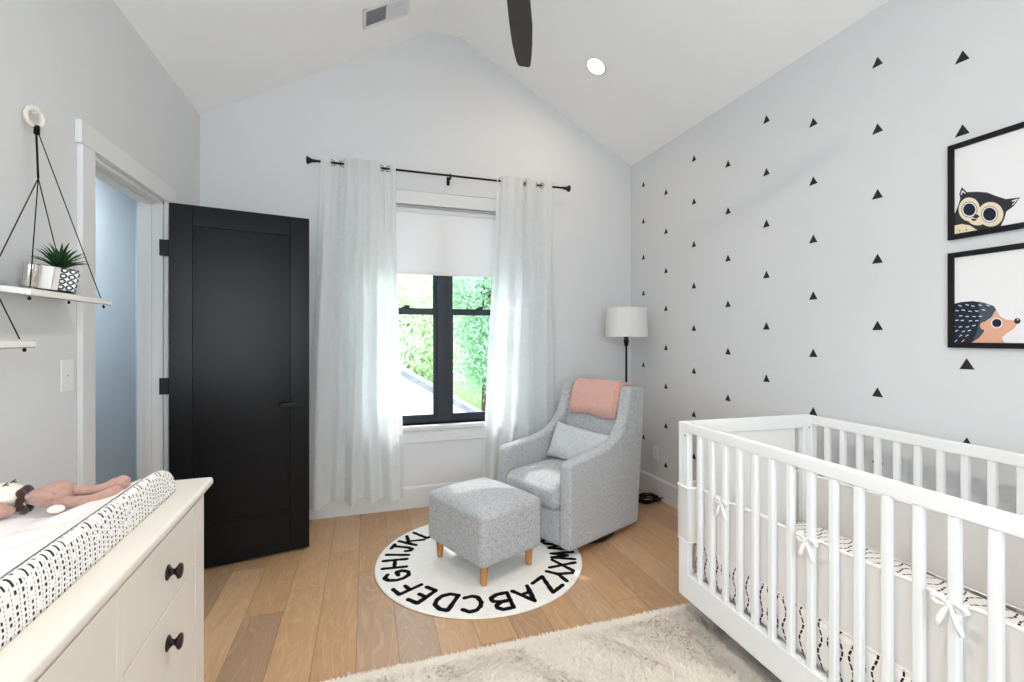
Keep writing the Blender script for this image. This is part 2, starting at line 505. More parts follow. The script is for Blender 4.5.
def base_profile(n0, h=0.165, t=0.016):
    return [(0, 0), (t, 0), (t, h - 0.012), (t - 0.006, h), (0, h)]
b = NB()
pr = base_profile(0)
prism(b, [(YB - d, z) for d, z in pr], XL + 0.0, XR - 0.0, 'x')
struct('baseboard_back', b, 'trim')
b = NB(); prism(b, [(XR - d, z) for d, z in pr], YN, YB - 0.016, 'y'); struct('baseboard_right', b, 'trim')
b = NB(); prism(b, [(XL + d, z) for d, z in pr], YN, DY0 - 0.095, 'y'); prism(b, [(XL + d, z) for d, z in pr], DY1 + 0.095, YB - 0.016, 'y'); struct('baseboard_left', b, 'trim')

# door casing and jamb
b = NB()
CW = 0.088
box(b, (XL, DY0 - CW, 0), (XL + 0.02, DY0, DZ), 0.002)
box(b, (XL, DY1, 0), (XL + 0.02, DY1 + CW, DZ), 0.002)
box(b, (XL, DY0 - CW - 0.012, DZ), (XL + 0.022, DY1 + CW + 0.012, DZ + 0.09), 0.002)
struct('trim_1', b, 'trim', wn=True)
b = NB()
box(b, (XL - WL, DY0, 0), (XL, DY0 + 0.018, DZ)); box(b, (XL - WL, DY1 - 0.018, 0), (XL, DY1, DZ)); box(b, (XL - WL, DY0, DZ - 0.018), (XL, DY1, DZ))
box(b, (XL - 0.075, DY1 - 0.03, 0), (XL - 0.048, DY1 - 0.018, DZ - 0.018)); box(b, (XL - 0.075, DY0 + 0.018, DZ - 0.03), (XL - 0.048, DY1 - 0.018, DZ - 0.018)); box(b, (XL - 0.075, DY0 + 0.018, 0), (XL - 0.048, DY0 + 0.03, DZ - 0.018))
struct('trim_2', b, 'trim')

# the hall beyond the doorway
HX = -1.76
b = NB(); box(b, (HX - 0.1, 1.2, 0), (HX, 4.4, 2.46)); struct('wall_hall', b, 'hall')
b = NB(); box(b, (HX - 0.1, 4.4, 0), (XL - 0.01, 4.5, 2.46)); box(b, (HX - 0.1, 1.1, 0), (XL - 0.01, 1.2, 2.46)); box(b, (XL - WL, YB, 0), (XL - 0.001, 4.45, 2.5)); struct('wall_hall_end', b, 'hall')
b = NB(); box(b, (HX - 0.1, 1.1, 2.46), (XL - 0.01, 4.5, 2.56)); struct('ceiling_hall', b, 'ceiling')
b = NB(); box(b, (HX - 0.1, 1.1, -0.1), (XL - 0.02, 4.5, -0.0005)); struct('floor_hall', b, 'floor')

# door leaf
PIVOT = (-1.030, 2.975, 0.0); DA = math.radians(12.0)
door = bpy.data.objects.new('door_1', None); C.objects.link(door); door.location = PIVOT; door.rotation_euler = (0, 0, DA)
tag(door, 'charcoal single panel door standing open beside the white curtain', 'door', kind='structure')
DLEN, DT = 0.70, 0.04
b = NB()
y1, y0 = -0.015, -0.055        # the face towards the camera is y0
SW, TR, BR = 0.105, 0.115, 0.245
z0, z1 = 0.012, 2.042
for yy in (0,):
    box(b, (0.0, y0, z0), (SW, y1, z1), 0.0015, 1); box(b, (DLEN - SW, y0, z0), (DLEN, y1, z1), 0.0015, 1)
    box(b, (SW, y0, z1 - TR), (DLEN - SW, y1, z1), 0.0015, 1); box(b, (SW, y0, z0), (DLEN - SW, y1, z0 + BR), 0.0015, 1)
    box(b, (SW - 0.005, y0 + 0.010, z0 + BR - 0.005), (DLEN - SW + 0.005, y1 - 0.010, z1 - TR + 0.005))
link('door_panel', b, 'door', door, wn=True)
for hz in (0.25, 1.04, 1.80):
    b = NB()
    box(b, (-0.028, -0.004, hz - 0.045), (0.0, 0.0, hz + 0.045), 0.003, 2)
    box(b, (-0.048, -0.012, hz - 0.045), (-0.004, -0.009, hz + 0.045), 0.001, 1)
    tube(b, [(-0.006, -0.006, hz - 0.045), (-0.006, -0.006, hz + 0.045)], 0.007, 10)
    link('hinge', b, 'black', door, wn=True)
b = NB()
for s, yy in ((-1, y0), (1, y1)):
    box(b, (DLEN - 0.088, min(yy, yy + s * 0.009), 0.875), (DLEN - 0.03, max(yy, yy + s * 0.009), 0.933), 0.002, 1)
    tube(b, [(DLEN - 0.06, yy + s * 0.006, 0.904), (DLEN - 0.06, yy + s * 0.045, 0.904)], 0.010, 12)
    box(b, (DLEN - 0.165, yy + s * 0.042 - 0.008, 0.889), (DLEN - 0.046, yy + s * 0.042 + 0.008, 0.917), 0.004, 2)
link('door_handle', b, 'black', door, wn=True)

# back window
win = bpy.data.objects.new('window_1', None); C.objects.link(win); tag(win, kind='structure')
b = NB()     # white returns and casing
box(b, (WX0 - 0.09, YB - 0.02, WZ0), (WX0, YB, WZ1), 0.002, 1); box(b, (WX1, YB - 0.02, WZ0), (WX1 + 0.09, YB, WZ1), 0.002, 1)
box(b, (WX0 - 0.102, YB - 0.022, WZ1), (WX1 + 0.102, YB, WZ1 + 0.10), 0.002, 1)
box(b, (WX0 - 0.112, YB - 0.028, WZ1 + 0.10), (WX1 + 0.112, YB, WZ1 + 0.108), 0.001, 1)
box(b, (WX0, YB, WZ0), (WX0 + 0.012, YB + WT, WZ1)); box(b, (WX1 - 0.012, YB, WZ0), (WX1, YB + WT, WZ1)); box(b, (WX0, YB, WZ1 - 0.012), (WX1, YB + WT, WZ1))
link('window_casing', b, 'trim', win, wn=True)
b = NB(); box(b, (WX0 - 0.11, YB - 0.045, WZ0 - 0.03), (WX1 + 0.11, YB + 0.09, WZ0), 0.004, 2); link('window_sill', b, 'trim', win, wn=True)
b = NB(); box(b, (WX0 - 0.09, YB - 0.018, WZ0 - 0.13), (WX1 + 0.09, YB, WZ0 - 0.03), 0.002, 1); link('apron', b, 'trim', win, wn=True)
FY = YB + 0.075
b = NB()
xm = (WX0 + WX1) / 2
for x0, x1 in ((WX0 + 0.012, WX0 + 0.05), (xm - 0.05, xm + 0.05), (WX1 - 0.05, WX1 - 0.012)):
    box(b, (x0, FY - 0.01, WZ0), (x1, FY + 0.06, WZ1 - 0.012), 0.002, 1)
box(b, (WX0 + 0.012, FY - 0.008, WZ0), (WX1 - 0.012, FY + 0.06, WZ0 + 0.035), 0.002, 1); box(b, (WX0 + 0.012, FY - 0.008, WZ1 - 0.05), (WX1 - 0.012, FY + 0.06, WZ1 - 0.012), 0.002, 1)
link('window_frame', b, 'blackframe', win, wn=True)
ZM = 1.512
for xa, xb in ((WX0 + 0.05, xm - 0.05), (xm + 0.05, WX1 - 0.05)):
    for za, zb, dy in ((WZ0 + 0.035, ZM + 0.025, 0.012), (ZM - 0.025, WZ1 - 0.05, 0.034)):
        b = NB(); s = 0.030
        box(b, (xa, FY + dy - 0.010, za), (xa + s, FY + dy + 0.012, zb), 0.002, 1); box(b, (xb - s, FY + dy - 0.010, za), (xb, FY + dy + 0.012, zb), 0.002, 1)
        lo = 0.03 if dy < 0.02 else 0.05; hi = 0.05 if dy < 0.02 else 0.03
        box(b, (xa + s, FY + dy - 0.010, za), (xb - s, FY + dy + 0.012, za + lo), 0.002, 1); box(b, (xa + s, FY + dy - 0.010, zb - hi), (xb - s, FY + dy + 0.012, zb), 0.002, 1)
        sash = link('sash', b, 'blackframe', win, wn=True)
        g = NB(); box(g, (xa + s - 0.005, FY + dy - 0.002, za + lo - 0.005), (xb - s + 0.005, FY + dy + 0.002, zb - hi + 0.005)); link('pane', g, 'glass', sash)
    b = NB(); xc = (xa + xb) / 2
    box(b, (xc - 0.03, FY - 0.012, ZM + 0.025), (xc + 0.03, FY + 0.016, ZM + 0.034), 0.003, 1); box(b, (xc - 0.008, FY - 0.02, ZM + 0.034), (xc + 0.03, FY - 0.004, ZM + 0.046), 0.003, 1)
    link('sash_lock', b, 'blackframe', win, wn=True)

# the window behind the photographer
win2 = bpy.data.objects.new('window_2', None); C.objects.link(win2); tag(win2, kind='structure')
b = NB()
for x0, x1 in ((NX0, NX0 + 0.05), ((NX0 + NX1) / 2 - 0.05, (NX0 + NX1) / 2 + 0.05), (NX1 - 0.05, NX1)):
    box(b, (x0, YN - 0.11, NZ0), (x1, YN - 0.06, NZ1))
for za, zb in ((NZ0, NZ0 + 0.05), (NZ1 - 0.05, NZ1), (1.5, 1.55)):
    box(b, (NX0, YN - 0.11, za), (NX1, YN - 0.06, zb))
link('window_frame', b, 'blackframe', win2)
b = NB(); box(b, (NX0 - 0.09, YN, NZ0), (NX0, YN + 0.02, NZ1)); box(b, (NX1, YN, NZ0), (NX1 + 0.09, YN + 0.02, NZ1)); box(b, (NX0 - 0.1, YN, NZ1), (NX1 + 0.1, YN + 0.02, NZ1 + 0.1)); box(b, (NX0 - 0.1, YN - 0.1, NZ0 - 0.03), (NX1 + 0.1, YN + 0.04, NZ0))
link('window_casing', b, 'trim', win2)
b = NB(); box(b, (NX0, YN - 0.088, NZ0), (NX1, YN - 0.084, NZ1)); link('pane', b, 'glass', win2)

# ================================================================== CURTAINS, ROD, SHADE
RY, RZ = YB - 0.10, 2.545
rod = thing('curtain_rod', 'thin black curtain rod with flared finials above the window', 'curtain rod', (0.61, RY, RZ))
b = NB(); tube(b, [(-0.955, 0, 0), (0.955, 0, 0)], 0.008, 12); link('rod', b, 'black', rod)
for s in (-1, 1):
    b = NB()
    Mx = Matrix.Translation((s * 0.945, 0, 0)) @ Matrix.Rotation(s * PI / 2, 4, 'Y')
    lathe(b, [(0.011, 0), (0.013, 0.006), (0.010, 0.012), (0.012, 0.02), (0.017, 0.035), (0.026, 0.05), (0.028, 0.054), (0.024, 0.06), (0.0, 0.062)], 20, 0, Mx)
    link('finial', b, 'black', rod)
for x in (-0.72, 0.005, 0.70):
    b = NB(); tube(b, [(x, 0.1, -0.012), (x, 0.0, -0.012)], 0.005, 8); tube(b, [(x, 0, -0.03), (x, 0, 0.012)], 0.0065, 8); box(b, (x - 0.012, 0.092, -0.045), (x + 0.012, 0.0995, 0.02), 0.002, 1)
    link('bracket', b, 'black', rod)

def smoothkeys(keys, u):
    for (a, ya), (c, yc) in zip(keys[:-1], keys[1:]):
        if a <= u <= c:
            k = (u - a) / (c - a); k = (1 - math.cos(PI * k)) / 2
            return ya + (yc - ya) * k
    return keys[-1][1]

def make_curtain(label, xt0, xt1, xb0, xb1, zbot, keys, keysb, grom, seed):
    r_ = random.Random(seed)
    z0, z1 = zbot, RZ + 0.035
    root = thing('curtain', label, 'curtain', ((xt0 + xt1) / 2, RY, z0), 0, 'white tufted curtain panels')
    ox = (xt0 + xt1) / 2
    NU, NV = 170, 60
    def P(u, v):      # v = 0 at the top
        xa = xt0 + (xb0 - xt0) * v ** 1.2; xb = xt1 + (xb1 - xt1) * v ** 1.2
        k = min(1, v * 1.6) ; k = k * k * (3 - 2 * k)
        y = smoothkeys(keys, u) * (1 - k) + smoothkeys(keysb, u) * k
        y += 0.006 * math.sin(u * 31 + v * 5 + seed) * v + 0.01 * math.sin(v * 7 + seed) * v
        x = xa + (xb - xa) * u + 0.008 * math.sin(v * 6 + u * 9 + seed) * v + 0.25 * y * math.sin(u * 11 + seed) * 0.6
        z = z1 + (z0 - z1) * v
        z += (-0.035 * max(0, -y / 0.05) + 0.012 * math.sin(u * 23 + seed)) * (v ** 6)
        return Vector((x - ox, y, z - z0))
    t = bmesh.new()
    G = [[t.verts.new(P(i / NU, j / NV)) for i in range(NU + 1)] for j in range(NV + 1)]
    for j in range(NV):
        for i in range(NU):
            f = t.faces.new((G[j][i], G[j][i + 1], G[j + 1][i + 1], G[j + 1][i])); f.smooth = True
    b = NB(); merge(b, t, 0)
    # little woven tufts in staggered rows
    nr = 34
    for j in range(nr):
        v = 0.06 + 0.92 * j / (nr - 1)
        for i in range(9):
            u = (i + 0.35 + 0.45 * (j % 2)) / 9.3
            if u > 0.99: continue
            p = P(u, v)
            e = 0.01
            nrm = (P(min(1, u + e), v) - P(max(0, u - e), v)).cross(Vector((0, 0, -1)))
            nrm.normalize()
            if nrm.y > 0: nrm = -nrm
            q = p + nrm * 0.003
            ellipsoid(b, q, (0.0048, 0.004, 0.0058), 6, 1)
    # double hem at the foot
    hem = bmesh.new()
    H0 = [hem.verts.new(P(i / NU, 0.955) + Vector((0, -0.003, 0))) for i in range(NU + 1)]; H1 = [hem.verts.new(P(i / NU, 1.0) + Vector((0, -0.003, 0))) for i in range(NU + 1)]
    for i in range(NU):
        f = hem.faces.new((H0[i], H0[i + 1], H1[i + 1], H1[i])); f.smooth = True
    merge(b, hem, 0)
    link('panel', b, ['curtain', 'tuft'], root)
    for u in grom:
        p = P(u, 0.018)
        d = (P(min(1, u + 0.01), 0.018) - P(max(0, u - 0.01), 0.018)); d.z = 0; d.normalize()
        nrm = Vector((-d.y, d.x, 0))
        ring = [Vector((p.x, p.y, RZ - z0)) + d * 0.021 * math.cos(a) + Vector((0, 0, 0.021 * math.sin(a))) for a in [2 * PI * k / 22 for k in range(22)]]
        b = NB(); tube(b, ring, 0.0042, 6, closed=True); link('grommet', b, 'silver', root)
    return root

kL = [(0, -.028), (.08, -.036), (.14, .0), (.21, .028), (.28, .0), (.34, -.040), (.43, -.020), (.51, -.050), (.60, -.022), (.68, -.048), (.76, -.030), (.81, .0), (.86, .026), (.91, .0), (.96, -.034), (1, -.02)]
kLb = [(0, .02), (.09, -.05), (.22, .03), (.30, .0), (.38, .045), (.47, -.055), (.56, .03), (.66, -.04), (.74, .02), (.85, -.06), (.93, -.03), (1, .03)]
make_curtain('white tufted curtain panel hanging left of the window beside the dark door', -0.297, 0.205, -0.405, 0.275, 0.132, kL, kLb, (.14, .28, .81, .91), 1)
kR = [(0, -.012), (.05, .0), (.10, -.030), (.18, -.048), (.27, -.026), (.36, -.050), (.44, -.03), (.48, .022), (.53, -.03), (.60, -.046), (.67, -.02), (.75, .028), (.84, -.02), (.90, -.038), (.96, -.02), (1, .0)]
kRb = [(0, .03), (.1, -.035), (.22, .02), (.33, -.05), (.46, .035), (.58, -.055), (.70, .035), (.82, -.04), (.92, -.02), (1, .02)]
make_curtain('white tufted curtain panel hanging right of the window behind the armchair', 0.985, 1.462, 0.86, 1.51, 0.132, kR, kRb, (.05, .465, .505, .70, .80), 2)

blind = thing('roller_shade', 'white roller shade drawn partway down inside the window', 'roller shade', (xm, YB + 0.035, 1.795))
b = NB(); box(b, (-0.572, -0.001, 0.012), (0.572, 0.001, 0.5)); link('shade_cloth', b, 'shade', blind)
b = NB(); box(b, (-0.574, -0.007, 0.0), (0.574, 0.007, 0.022), 0.004, 2); link('bottom_bar', b, 'shade', blind, wn=True)
b = NB(); tube(b, [(-0.574, 0.0, 0.497), (0.574, 0, 0.497)], 0.019, 16); link('roller', b, 'shade', blind)
b = NB(); tube(b, [(0.395, 0.012, 0.48), (0.395, 0.012, -1.12)], 0.0022, 6); link('pull_chain', b, 'grille', blind)

# ================================================================== CEILING FITTINGS
def slope_frame(x, y):
    """frame on the ceiling surface: local z points down into the room"""
    e = 0.02
    dz = (ceil_z(x + e) - ceil_z(x - e)) / (2 * e)
    tx = Vector((1, 0, dz)).normalized(); ty = Vector((0, -1, 0)); tz = tx.cross(ty)
    m = Matrix((tx, ty, tz)).transposed().to_4x4(); m.translation = Vector((x, y, ceil_z(x)))
    return m
def downlight(x, y, label, W, tint=(1.0, 0.93, 0.84), beam=112):
    root = bpy.data.objects.new('recessed_light', None); C.objects.link(root)
    root.matrix_world = slope_frame(x, y)
    tag(root, label, 'ceiling light', 'recessed ceiling lights')
    b = NB(); lathe(b, [(0.062, 0.0), (0.066, 0.004), (0.078, 0.005), (0.082, 0.0005), (0.082, -0.0005)], 40); link('trim_ring', b, 'trim', root)
    b = NB(); lathe(b, [(0.063, -0.0008), (0.063, 0.0015), (0.0, 0.0018)], 40); link('lens', b, 'lamp_lens', root)
    L = bpy.data.lights.new('downlight_lamp', 'AREA'); L.shape = 'DISK'; L.size = 0.11; L.energy = W; L.color = tint; L.spread = math.radians(beam)
    lo = bpy.data.objects.new('downlight_lamp', L); C.objects.link(lo)
    lo.matrix_world = slope_frame(x, y) @ Matrix.Translation((0, 0, 0.012)) @ Matrix.Rotation(PI, 4, 'X')
    lo.parent = root; lo.matrix_parent_inverse = root.matrix_world.inverted()
downlight(1.552, 2.888, 'lit round recessed ceiling light above the right curtain', 4.2, (1.0, 0.76, 0.54), 175)
downlight(-0.30, 0.6, 'lit round recessed light in the slope above the wall shelf', 15)
downlight(1.50, 0.85, 'lit round recessed light in the slope over the near end of the crib', 12)

vent = bpy.data.objects.new('ceiling_vent', None); C.objects.link(vent)
vent.matrix_world = slope_frame(0.13, 3.158)
tag(vent, 'white rectangular air vent with one dark grille on the left ceiling slope', 'vent')
b = NB()
Lx, Ly = 0.175, 0.098
box(b, (-Lx, -Ly, 0), (Lx, -Ly + 0.024, 0.008), 0.002, 1); box(b, (-Lx, Ly - 0.024, 0), (Lx, Ly, 0.008), 0.002, 1)
box(b, (-Lx, -Ly, 0), (-Lx + 0.024, Ly, 0.008), 0.002, 1); box(b, (Lx - 0.03, -Ly, 0), (Lx, Ly, 0.008), 0.002, 1); box(b, (-0.006, -Ly, 0), (0.006, Ly, 0.008), 0.001, 1)
link('frame', b, 'trim', vent, wn=True)
for nm, xa, xb, mm, tilt in (('grille', -Lx + 0.024, -0.006, 'grille', 0.6), ('grille', 0.006, Lx - 0.03, 'grille_light', -0.6)):
    b = NB(); box(b, (xa, -Ly + 0.024, 0.0), (xb, Ly - 0.024, 0.001))
    for k in range(12):
        yy = -Ly + 0.03 + k * (2 * Ly - 0.06) / 11
        Mx = Matrix.Translation(((xa + xb) / 2, yy, 0.0035)) @ Matrix.Rotation(tilt, 4, 'X')
        box(b, (-(xb - xa) / 2, -0.006, -0.0006), ((xb - xa) / 2, 0.006, 0.0006), 0, 1, 0, Mx)
    link(nm, b, mm, vent)

fan = thing('ceiling_fan', 'dark brown ceiling fan hanging from the ridge, one blade in view', 'ceiling fan', (0.545, 1.675, 2.70))
b = NB(); lathe(b, [(0.0, 0.0), (0.07, 0.002), (0.085, 0.02), (0.088, 0.09), (0.06, 0.13), (0.02, 0.15)], 32); link('motor', b, 'black', fan)
b = NB(); tube(b, [(0, 0, 0.14), (0, 0, 0.96)], 0.013, 12); link('downrod', b, 'black', fan)
b = NB(); lathe(b, [(0.03, 0.88), (0.06, 0.94), (0.065, 0.984)], 24); link('ceiling_mount', b, 'black', fan)
for k in range(3):
    b = NB()
    a = math.radians(67.0 + 120 * k)
    pro = [(0.08, -0.030, 0.030), (0.14, -0.045, 0.040), (0.20, -0.055, 0.048), (0.35, -0.057, 0.052), (0.48, -0.050, 0.052), (0.58, -0.042, 0.047), (0.64, -0.035, 0.042), (0.668, -0.031, 0.036), (0.678, -0.022, 0.026)]
    outline = [(x, y0) for x, y0, y1 in pro] + [(x, y1) for x, y0, y1 in reversed(pro)]
    Mx = Matrix.Rotation(a, 4, 'Z') @ Matrix.Translation((0, 0, 0.06)) @ Matrix.Rotation(math.radians(10), 4, 'X')
    prism(b, outline, -0.004, 0.004, 'z', 0.0015, 1, 0, Mx)
    link('blade', b, 'fan', fan)

# ================================================================== TRIANGLE DECALS
colname = {3.367: 'corner column behind the lamp', 3.060: 'second column from the corner', 2.737: 'third column from the corner', 2.411: 'fourth column from the corner', 2.110: 'fifth column from the corner', 1.813: 'sixth column from the corner', 1.494: 'column just left of the pictures', 1.178: 'column at the framed pictures'}
ordw = ['topmost', 'second from the top', 'third from the top', 'fourth from the top', 'fifth from the top', 'sixth from the top', 'seventh from the top', 'eighth from the top']
cols = {3.367: [2.618, 2.304, 1.995, 1.687, 1.075, 0.457], 3.060: [2.46, 2.150, 1.838, 1.538, 1.228, 0.922, 0.609, 0.298], 2.737: [2.606, 2.294, 1.984, 1.683, 1.376, 1.066, 0.752, 0.448],
        2.411: [2.449, 2.140, 1.829, 1.528, 1.216, 0.911], 2.110: [2.604, 2.291, 1.984, 1.681, 1.375, 1.065], 1.813: [2.453, 2.141, 1.832, 1.530, 1.225, 0.915],
        1.494: [2.590, 2.280, 1.975, 1.674, 1.363, 1.053, 0.743], 1.178: [2.429, 2.135, 1.203, 0.890]}
b = NB()
prism(b, [(0.024, -0.021), (-0.024, -0.021), (0.0, 0.023)], -0.0008, 0.0, 'x')
tri0 = link('wall_decal', b, 'decal'); first = True
for Y, zs in cols.items():
    for i, z in enumerate(zs):
        if first: o = tri0; first = False
        else:
            o = tri0.copy(); C.objects.link(o)
        o.location = (XR - 0.0002, Y - (0.014 if Y < 1.2 and z < 1.3 else 0.0), z); o.rotation_euler = (random.uniform(-0.05, 0.05), 0, 0)
        tag(o, 'black triangle decal, %s in the %s' % (ordw[i], colname[Y]), 'wall decal', 'black triangle decals on the right wall')

# ================================================================== FRAMED PRINTS
PX = XR - 0.022
def wpt(px, py):      # a point of the print plane seen at this pixel
    d = ray(px, py); t = (PX + 0.014) / d[0]
    return (t * d[1], CAMH + t * d[2])
def picture(label, zc, hh, yl, w, artfn):
    root = thing('picture_frame', label, 'framed picture', (XR, yl - w / 2, zc - hh / 2), 0, 'black framed animal prints')
    fw, th = 0.021, 0.017
    b = NB()
    ya, yb = w / 2, -w / 2
    box(b, (-th, ya - fw, 0), (-0.001, ya, hh), 0.002, 1); box(b, (-th, yb, 0), (-0.001, yb + fw, hh), 0.002, 1)
    box(b, (-th, yb + fw, 0), (-0.001, ya - fw, fw), 0.002, 1); box(b, (-th, yb + fw, hh - fw), (-0.001, ya - fw, hh), 0.002, 1)
    link('frame', b, 'black', root, wn=True)
    b = NB(); box(b, (-0.0095, yb + fw - 0.004, fw - 0.004), (-0.004, ya - fw + 0.004, hh - fw + 0.004))
    mats = ['print_paper']
    lim = (yb + fw - 0.003, ya - fw + 0.003, fw - 0.003, hh - fw + 0.003)
    layer = [0]
    def shape(pts, m, crop=None):
        if m not in mats: mats.append(m)
        layer[0] += 1
        x = -0.0096 - 0.00004 * layer[0]
        t = bmesh.new(); vs = []
        for p in pts:
            Y, z = wpt(*crop(p)) if crop else p
            yy = min(max(Y - (yl - w / 2), lim[0]), lim[1]); zz = min(max(z - (zc - hh / 2), lim[2]), lim[3])
            vs.append(t.verts.new((x, yy, zz)))
        bmesh.ops.remove_doubles(t, verts=t.verts[:], dist=1e-6)
        vs2 = [v for v in vs if v.is_valid]
        from mathutils.geometry import tessellate_polygon
        for tri in tessellate_polygon([[Vector((v.co.y, v.co.z, 0)) for v in vs2]]):
            if len(set(tri)) == 3: t.faces.new([vs2[k] for k in tri])
        t.normal_update()
        for f in t.faces:
            if f.normal.x > 0: f.normal_flip()
        merge(b, t, mats.index(m))
    artfn(shape)
    link('print', b, mats, root)
def circ(c, rx, ry, n=28):
    return [(c[0] + rx * math.cos(2 * PI * k / n), c[1] + ry * math.sin(2 * PI * k / n)) for k in range(n)]
def owl(S):
    cr = lambda p: (924 + p[0] / 4.87, 110 + p[1] / 4.87)
    S([(118, 625), (120, 570), (145, 515), (166, 470), (178, 432), (173, 408), (185, 375), (210, 400), (260, 398), (310, 402), (350, 418), (400, 434), (470, 425), (440, 467), (402, 495), (393, 530), (375, 565), (350, 590), (280, 610)], 'ink_dark', cr)
    for p in ([(187, 390), (180, 412), (184, 414), (190, 400), (202, 408), (204, 404)], [(462, 430), (428, 442), (430, 447), (448, 441), (430, 462), (434, 464)]):
        S(p, 'print_paper', cr)
    S(circ((222, 484), 52, 58), 'ink_cream', cr); S(circ((326, 508), 62, 60), 'ink_cream', cr); S(circ((262, 520), 52, 42), 'ink_cream', cr)
    for c, r in (((222, 485), 39), ((321, 508), 41)):
        S(circ(c, r, r), 'ink_dark', cr); S(circ(c, r - 3, r - 3), 'print_paper', cr); S(circ(c, r - 9, r - 9), 'ink_navy', cr)
    S([(246, 510), (262, 508), (272, 520), (256, 530), (240, 524)], 'ink_dark', cr); S([(234, 528), (258, 532), (256, 538), (242, 541), (233, 536)], 'ink_dark', cr)
    S([(118, 622), (128, 580), (150, 563), (185, 556), (225, 562), (255, 582), (270, 602), (200, 615)], 'ink_cream', cr)
    for x, y in ((145, 590), (175, 588), (208, 584)):
        S([(x - 5, y - 4), (x + 4, y - 2), (x + 1, y + 5), (x - 2, y + 2)], 'ink_dark', cr)
    for x, y in ((312, 384), (333, 388)):
        S([(x - 6, y - 4), (x, y - 1), (x + 6, y - 4), (x + 4, y + 4), (x, y + 1), (x - 4, y + 3)], 'ink_cream', cr)
def hedgehog(S):
    cr = lambda p: (924 + p[0] / 4.87, 230 + p[1] / 4.87)
    S([(118, 362), (180, 351), (240, 346), (300, 356), (340, 370), (353, 386), (330, 425), (300, 445), (280, 462), (292, 490), (272, 525), (240, 575), (118, 575)], 'ink_navy', cr)
    S([(268, 349), (300, 356), (340, 370), (353, 386), (330, 425), (300, 440), (276, 458), (296, 490), (266, 540), (240, 575), (232, 575), (258, 500), (272, 440)], 'ink_slate', cr)
    S([(352, 388), (370, 420), (400, 436), (440, 440), (458, 455), (440, 480), (402, 505), (381, 525), (390, 545), (412, 575), (226, 575), (270, 525), (300, 487), (280, 480), (274, 462), (300, 447), (328, 428)], 'ink_peach', cr)
    S(circ((296, 467), 22, 20), 'ink_peach', cr)
    S(circ((356, 453), 28, 25), 'print_paper', cr); S(circ((356, 453), 23, 20), 'ink_navy', cr); S(circ((456, 443), 16, 14), 'ink_dark', cr); S(circ((458, 437), 4, 3), 'print_paper', cr)
    r_ = random.Random(3)
    for i in range(8):
        for j in range(6):
            x = 145 + j * 33 + (i % 2) * 14 + r_.uniform(-4, 4); y = 368 + i * 25 + r_.uniform(-4, 4)
            if x > 325 - max(0, y - 395) * 0.85 and y > 395: continue
            if x > 318 or (x > 250 and y > 470): continue
            a = 0.45 * (i - 2) / 4; L = 8
            dx, dy = L * math.cos(a), -L * math.sin(a)
            S([(x - dx, y - dy - 2.2), (x + dx, y + dy - 2.2), (x + dx, y + dy + 2.2), (x - dx, y - dy + 2.2)], 'print_paper', cr)
picture('upper black picture frame with an owl print on the triangle wall', (2.084 + 1.702) / 2, 2.084 - 1.702, 1.219, 0.33, owl)
picture('lower black picture frame with a hedgehog print on the triangle wall', (1.649 + 1.267) / 2, 1.649 - 1.267, 1.219, 0.33, hedgehog)

# ================================================================== SWITCH, OUTLET, CORD
sw = thing('wall_plate', 'white blank switch plate on the wall below the shelf', 'wall plate', (XL, 2.122, 1.166))
b = NB(); box(b, (0.0, -0.037, -0.06), (0.006, 0.037, 0.06), 0.003, 2); link('plate', b, 'plastic', sw, wn=True)
b = NB(); lathe(b, [(0.004, 0.0), (0.0035, 0.0015), (0.0, 0.002)], 10, 0, Matrix.Translation((0.006, 0, 0.0)) @ Matrix.Rotation(PI / 2, 4, 'Y')); link('screw', b, 'grille', sw)
ou = thing('wall_outlet', 'white electrical outlet on the right wall above the baseboard', 'outlet', (XR, 3.19, 0.363))
b = NB(); box(b, (-0.006, -0.036, -0.058), (0.0, 0.036, 0.058), 0.003, 2); link('plate', b, 'plastic', ou, wn=True)
for dz in (-0.021, 0.021):
    b = NB(); box(b, (-0.0085, -0.017, dz - 0.015), (-0.005, 0.017, dz + 0.015), 0.003, 2)
    box(b, (-0.0088, -0.008, dz - 0.004), (-0.0080, -0.006, dz + 0.005), 0, 1, 1); box(b, (-0.0088, 0.006, dz - 0.004), (-0.0080, 0.008, dz + 0.005), 0, 1, 1)
    link('socket', b, ['plastic', 'ink_dark'], ou, wn=True)
b = NB()
pts = []
for k in range(150):
    a = k * 0.30
    R = 0.072 + 0.018 * math.sin(k * 0.37) + 0.010 * math.sin(k * 0.11)
    pts.append((0.012 * math.sin(k * 0.21) + 1.25 * R * math.cos(a), 0.9 * R * math.sin(a), 0.008 + 0.026 * (0.5 + 0.5 * math.sin(k * 0.53)) * (0.4 + 0.6 * math.sin(k * 0.021)) + 0.00012 * k))
pts += [(0.02, 0.11, 0.012), (-0.03, 0.16, 0.008), (-0.06, 0.21, 0.007)]
tube(b, pts, 0.0042, 6)
cord = link('power_cord', b, 'rope'); cord.location = (2.135, 3.12, 0.0)
tag(cord, 'tangled black power cord on the floor behind the armchair', 'cord')

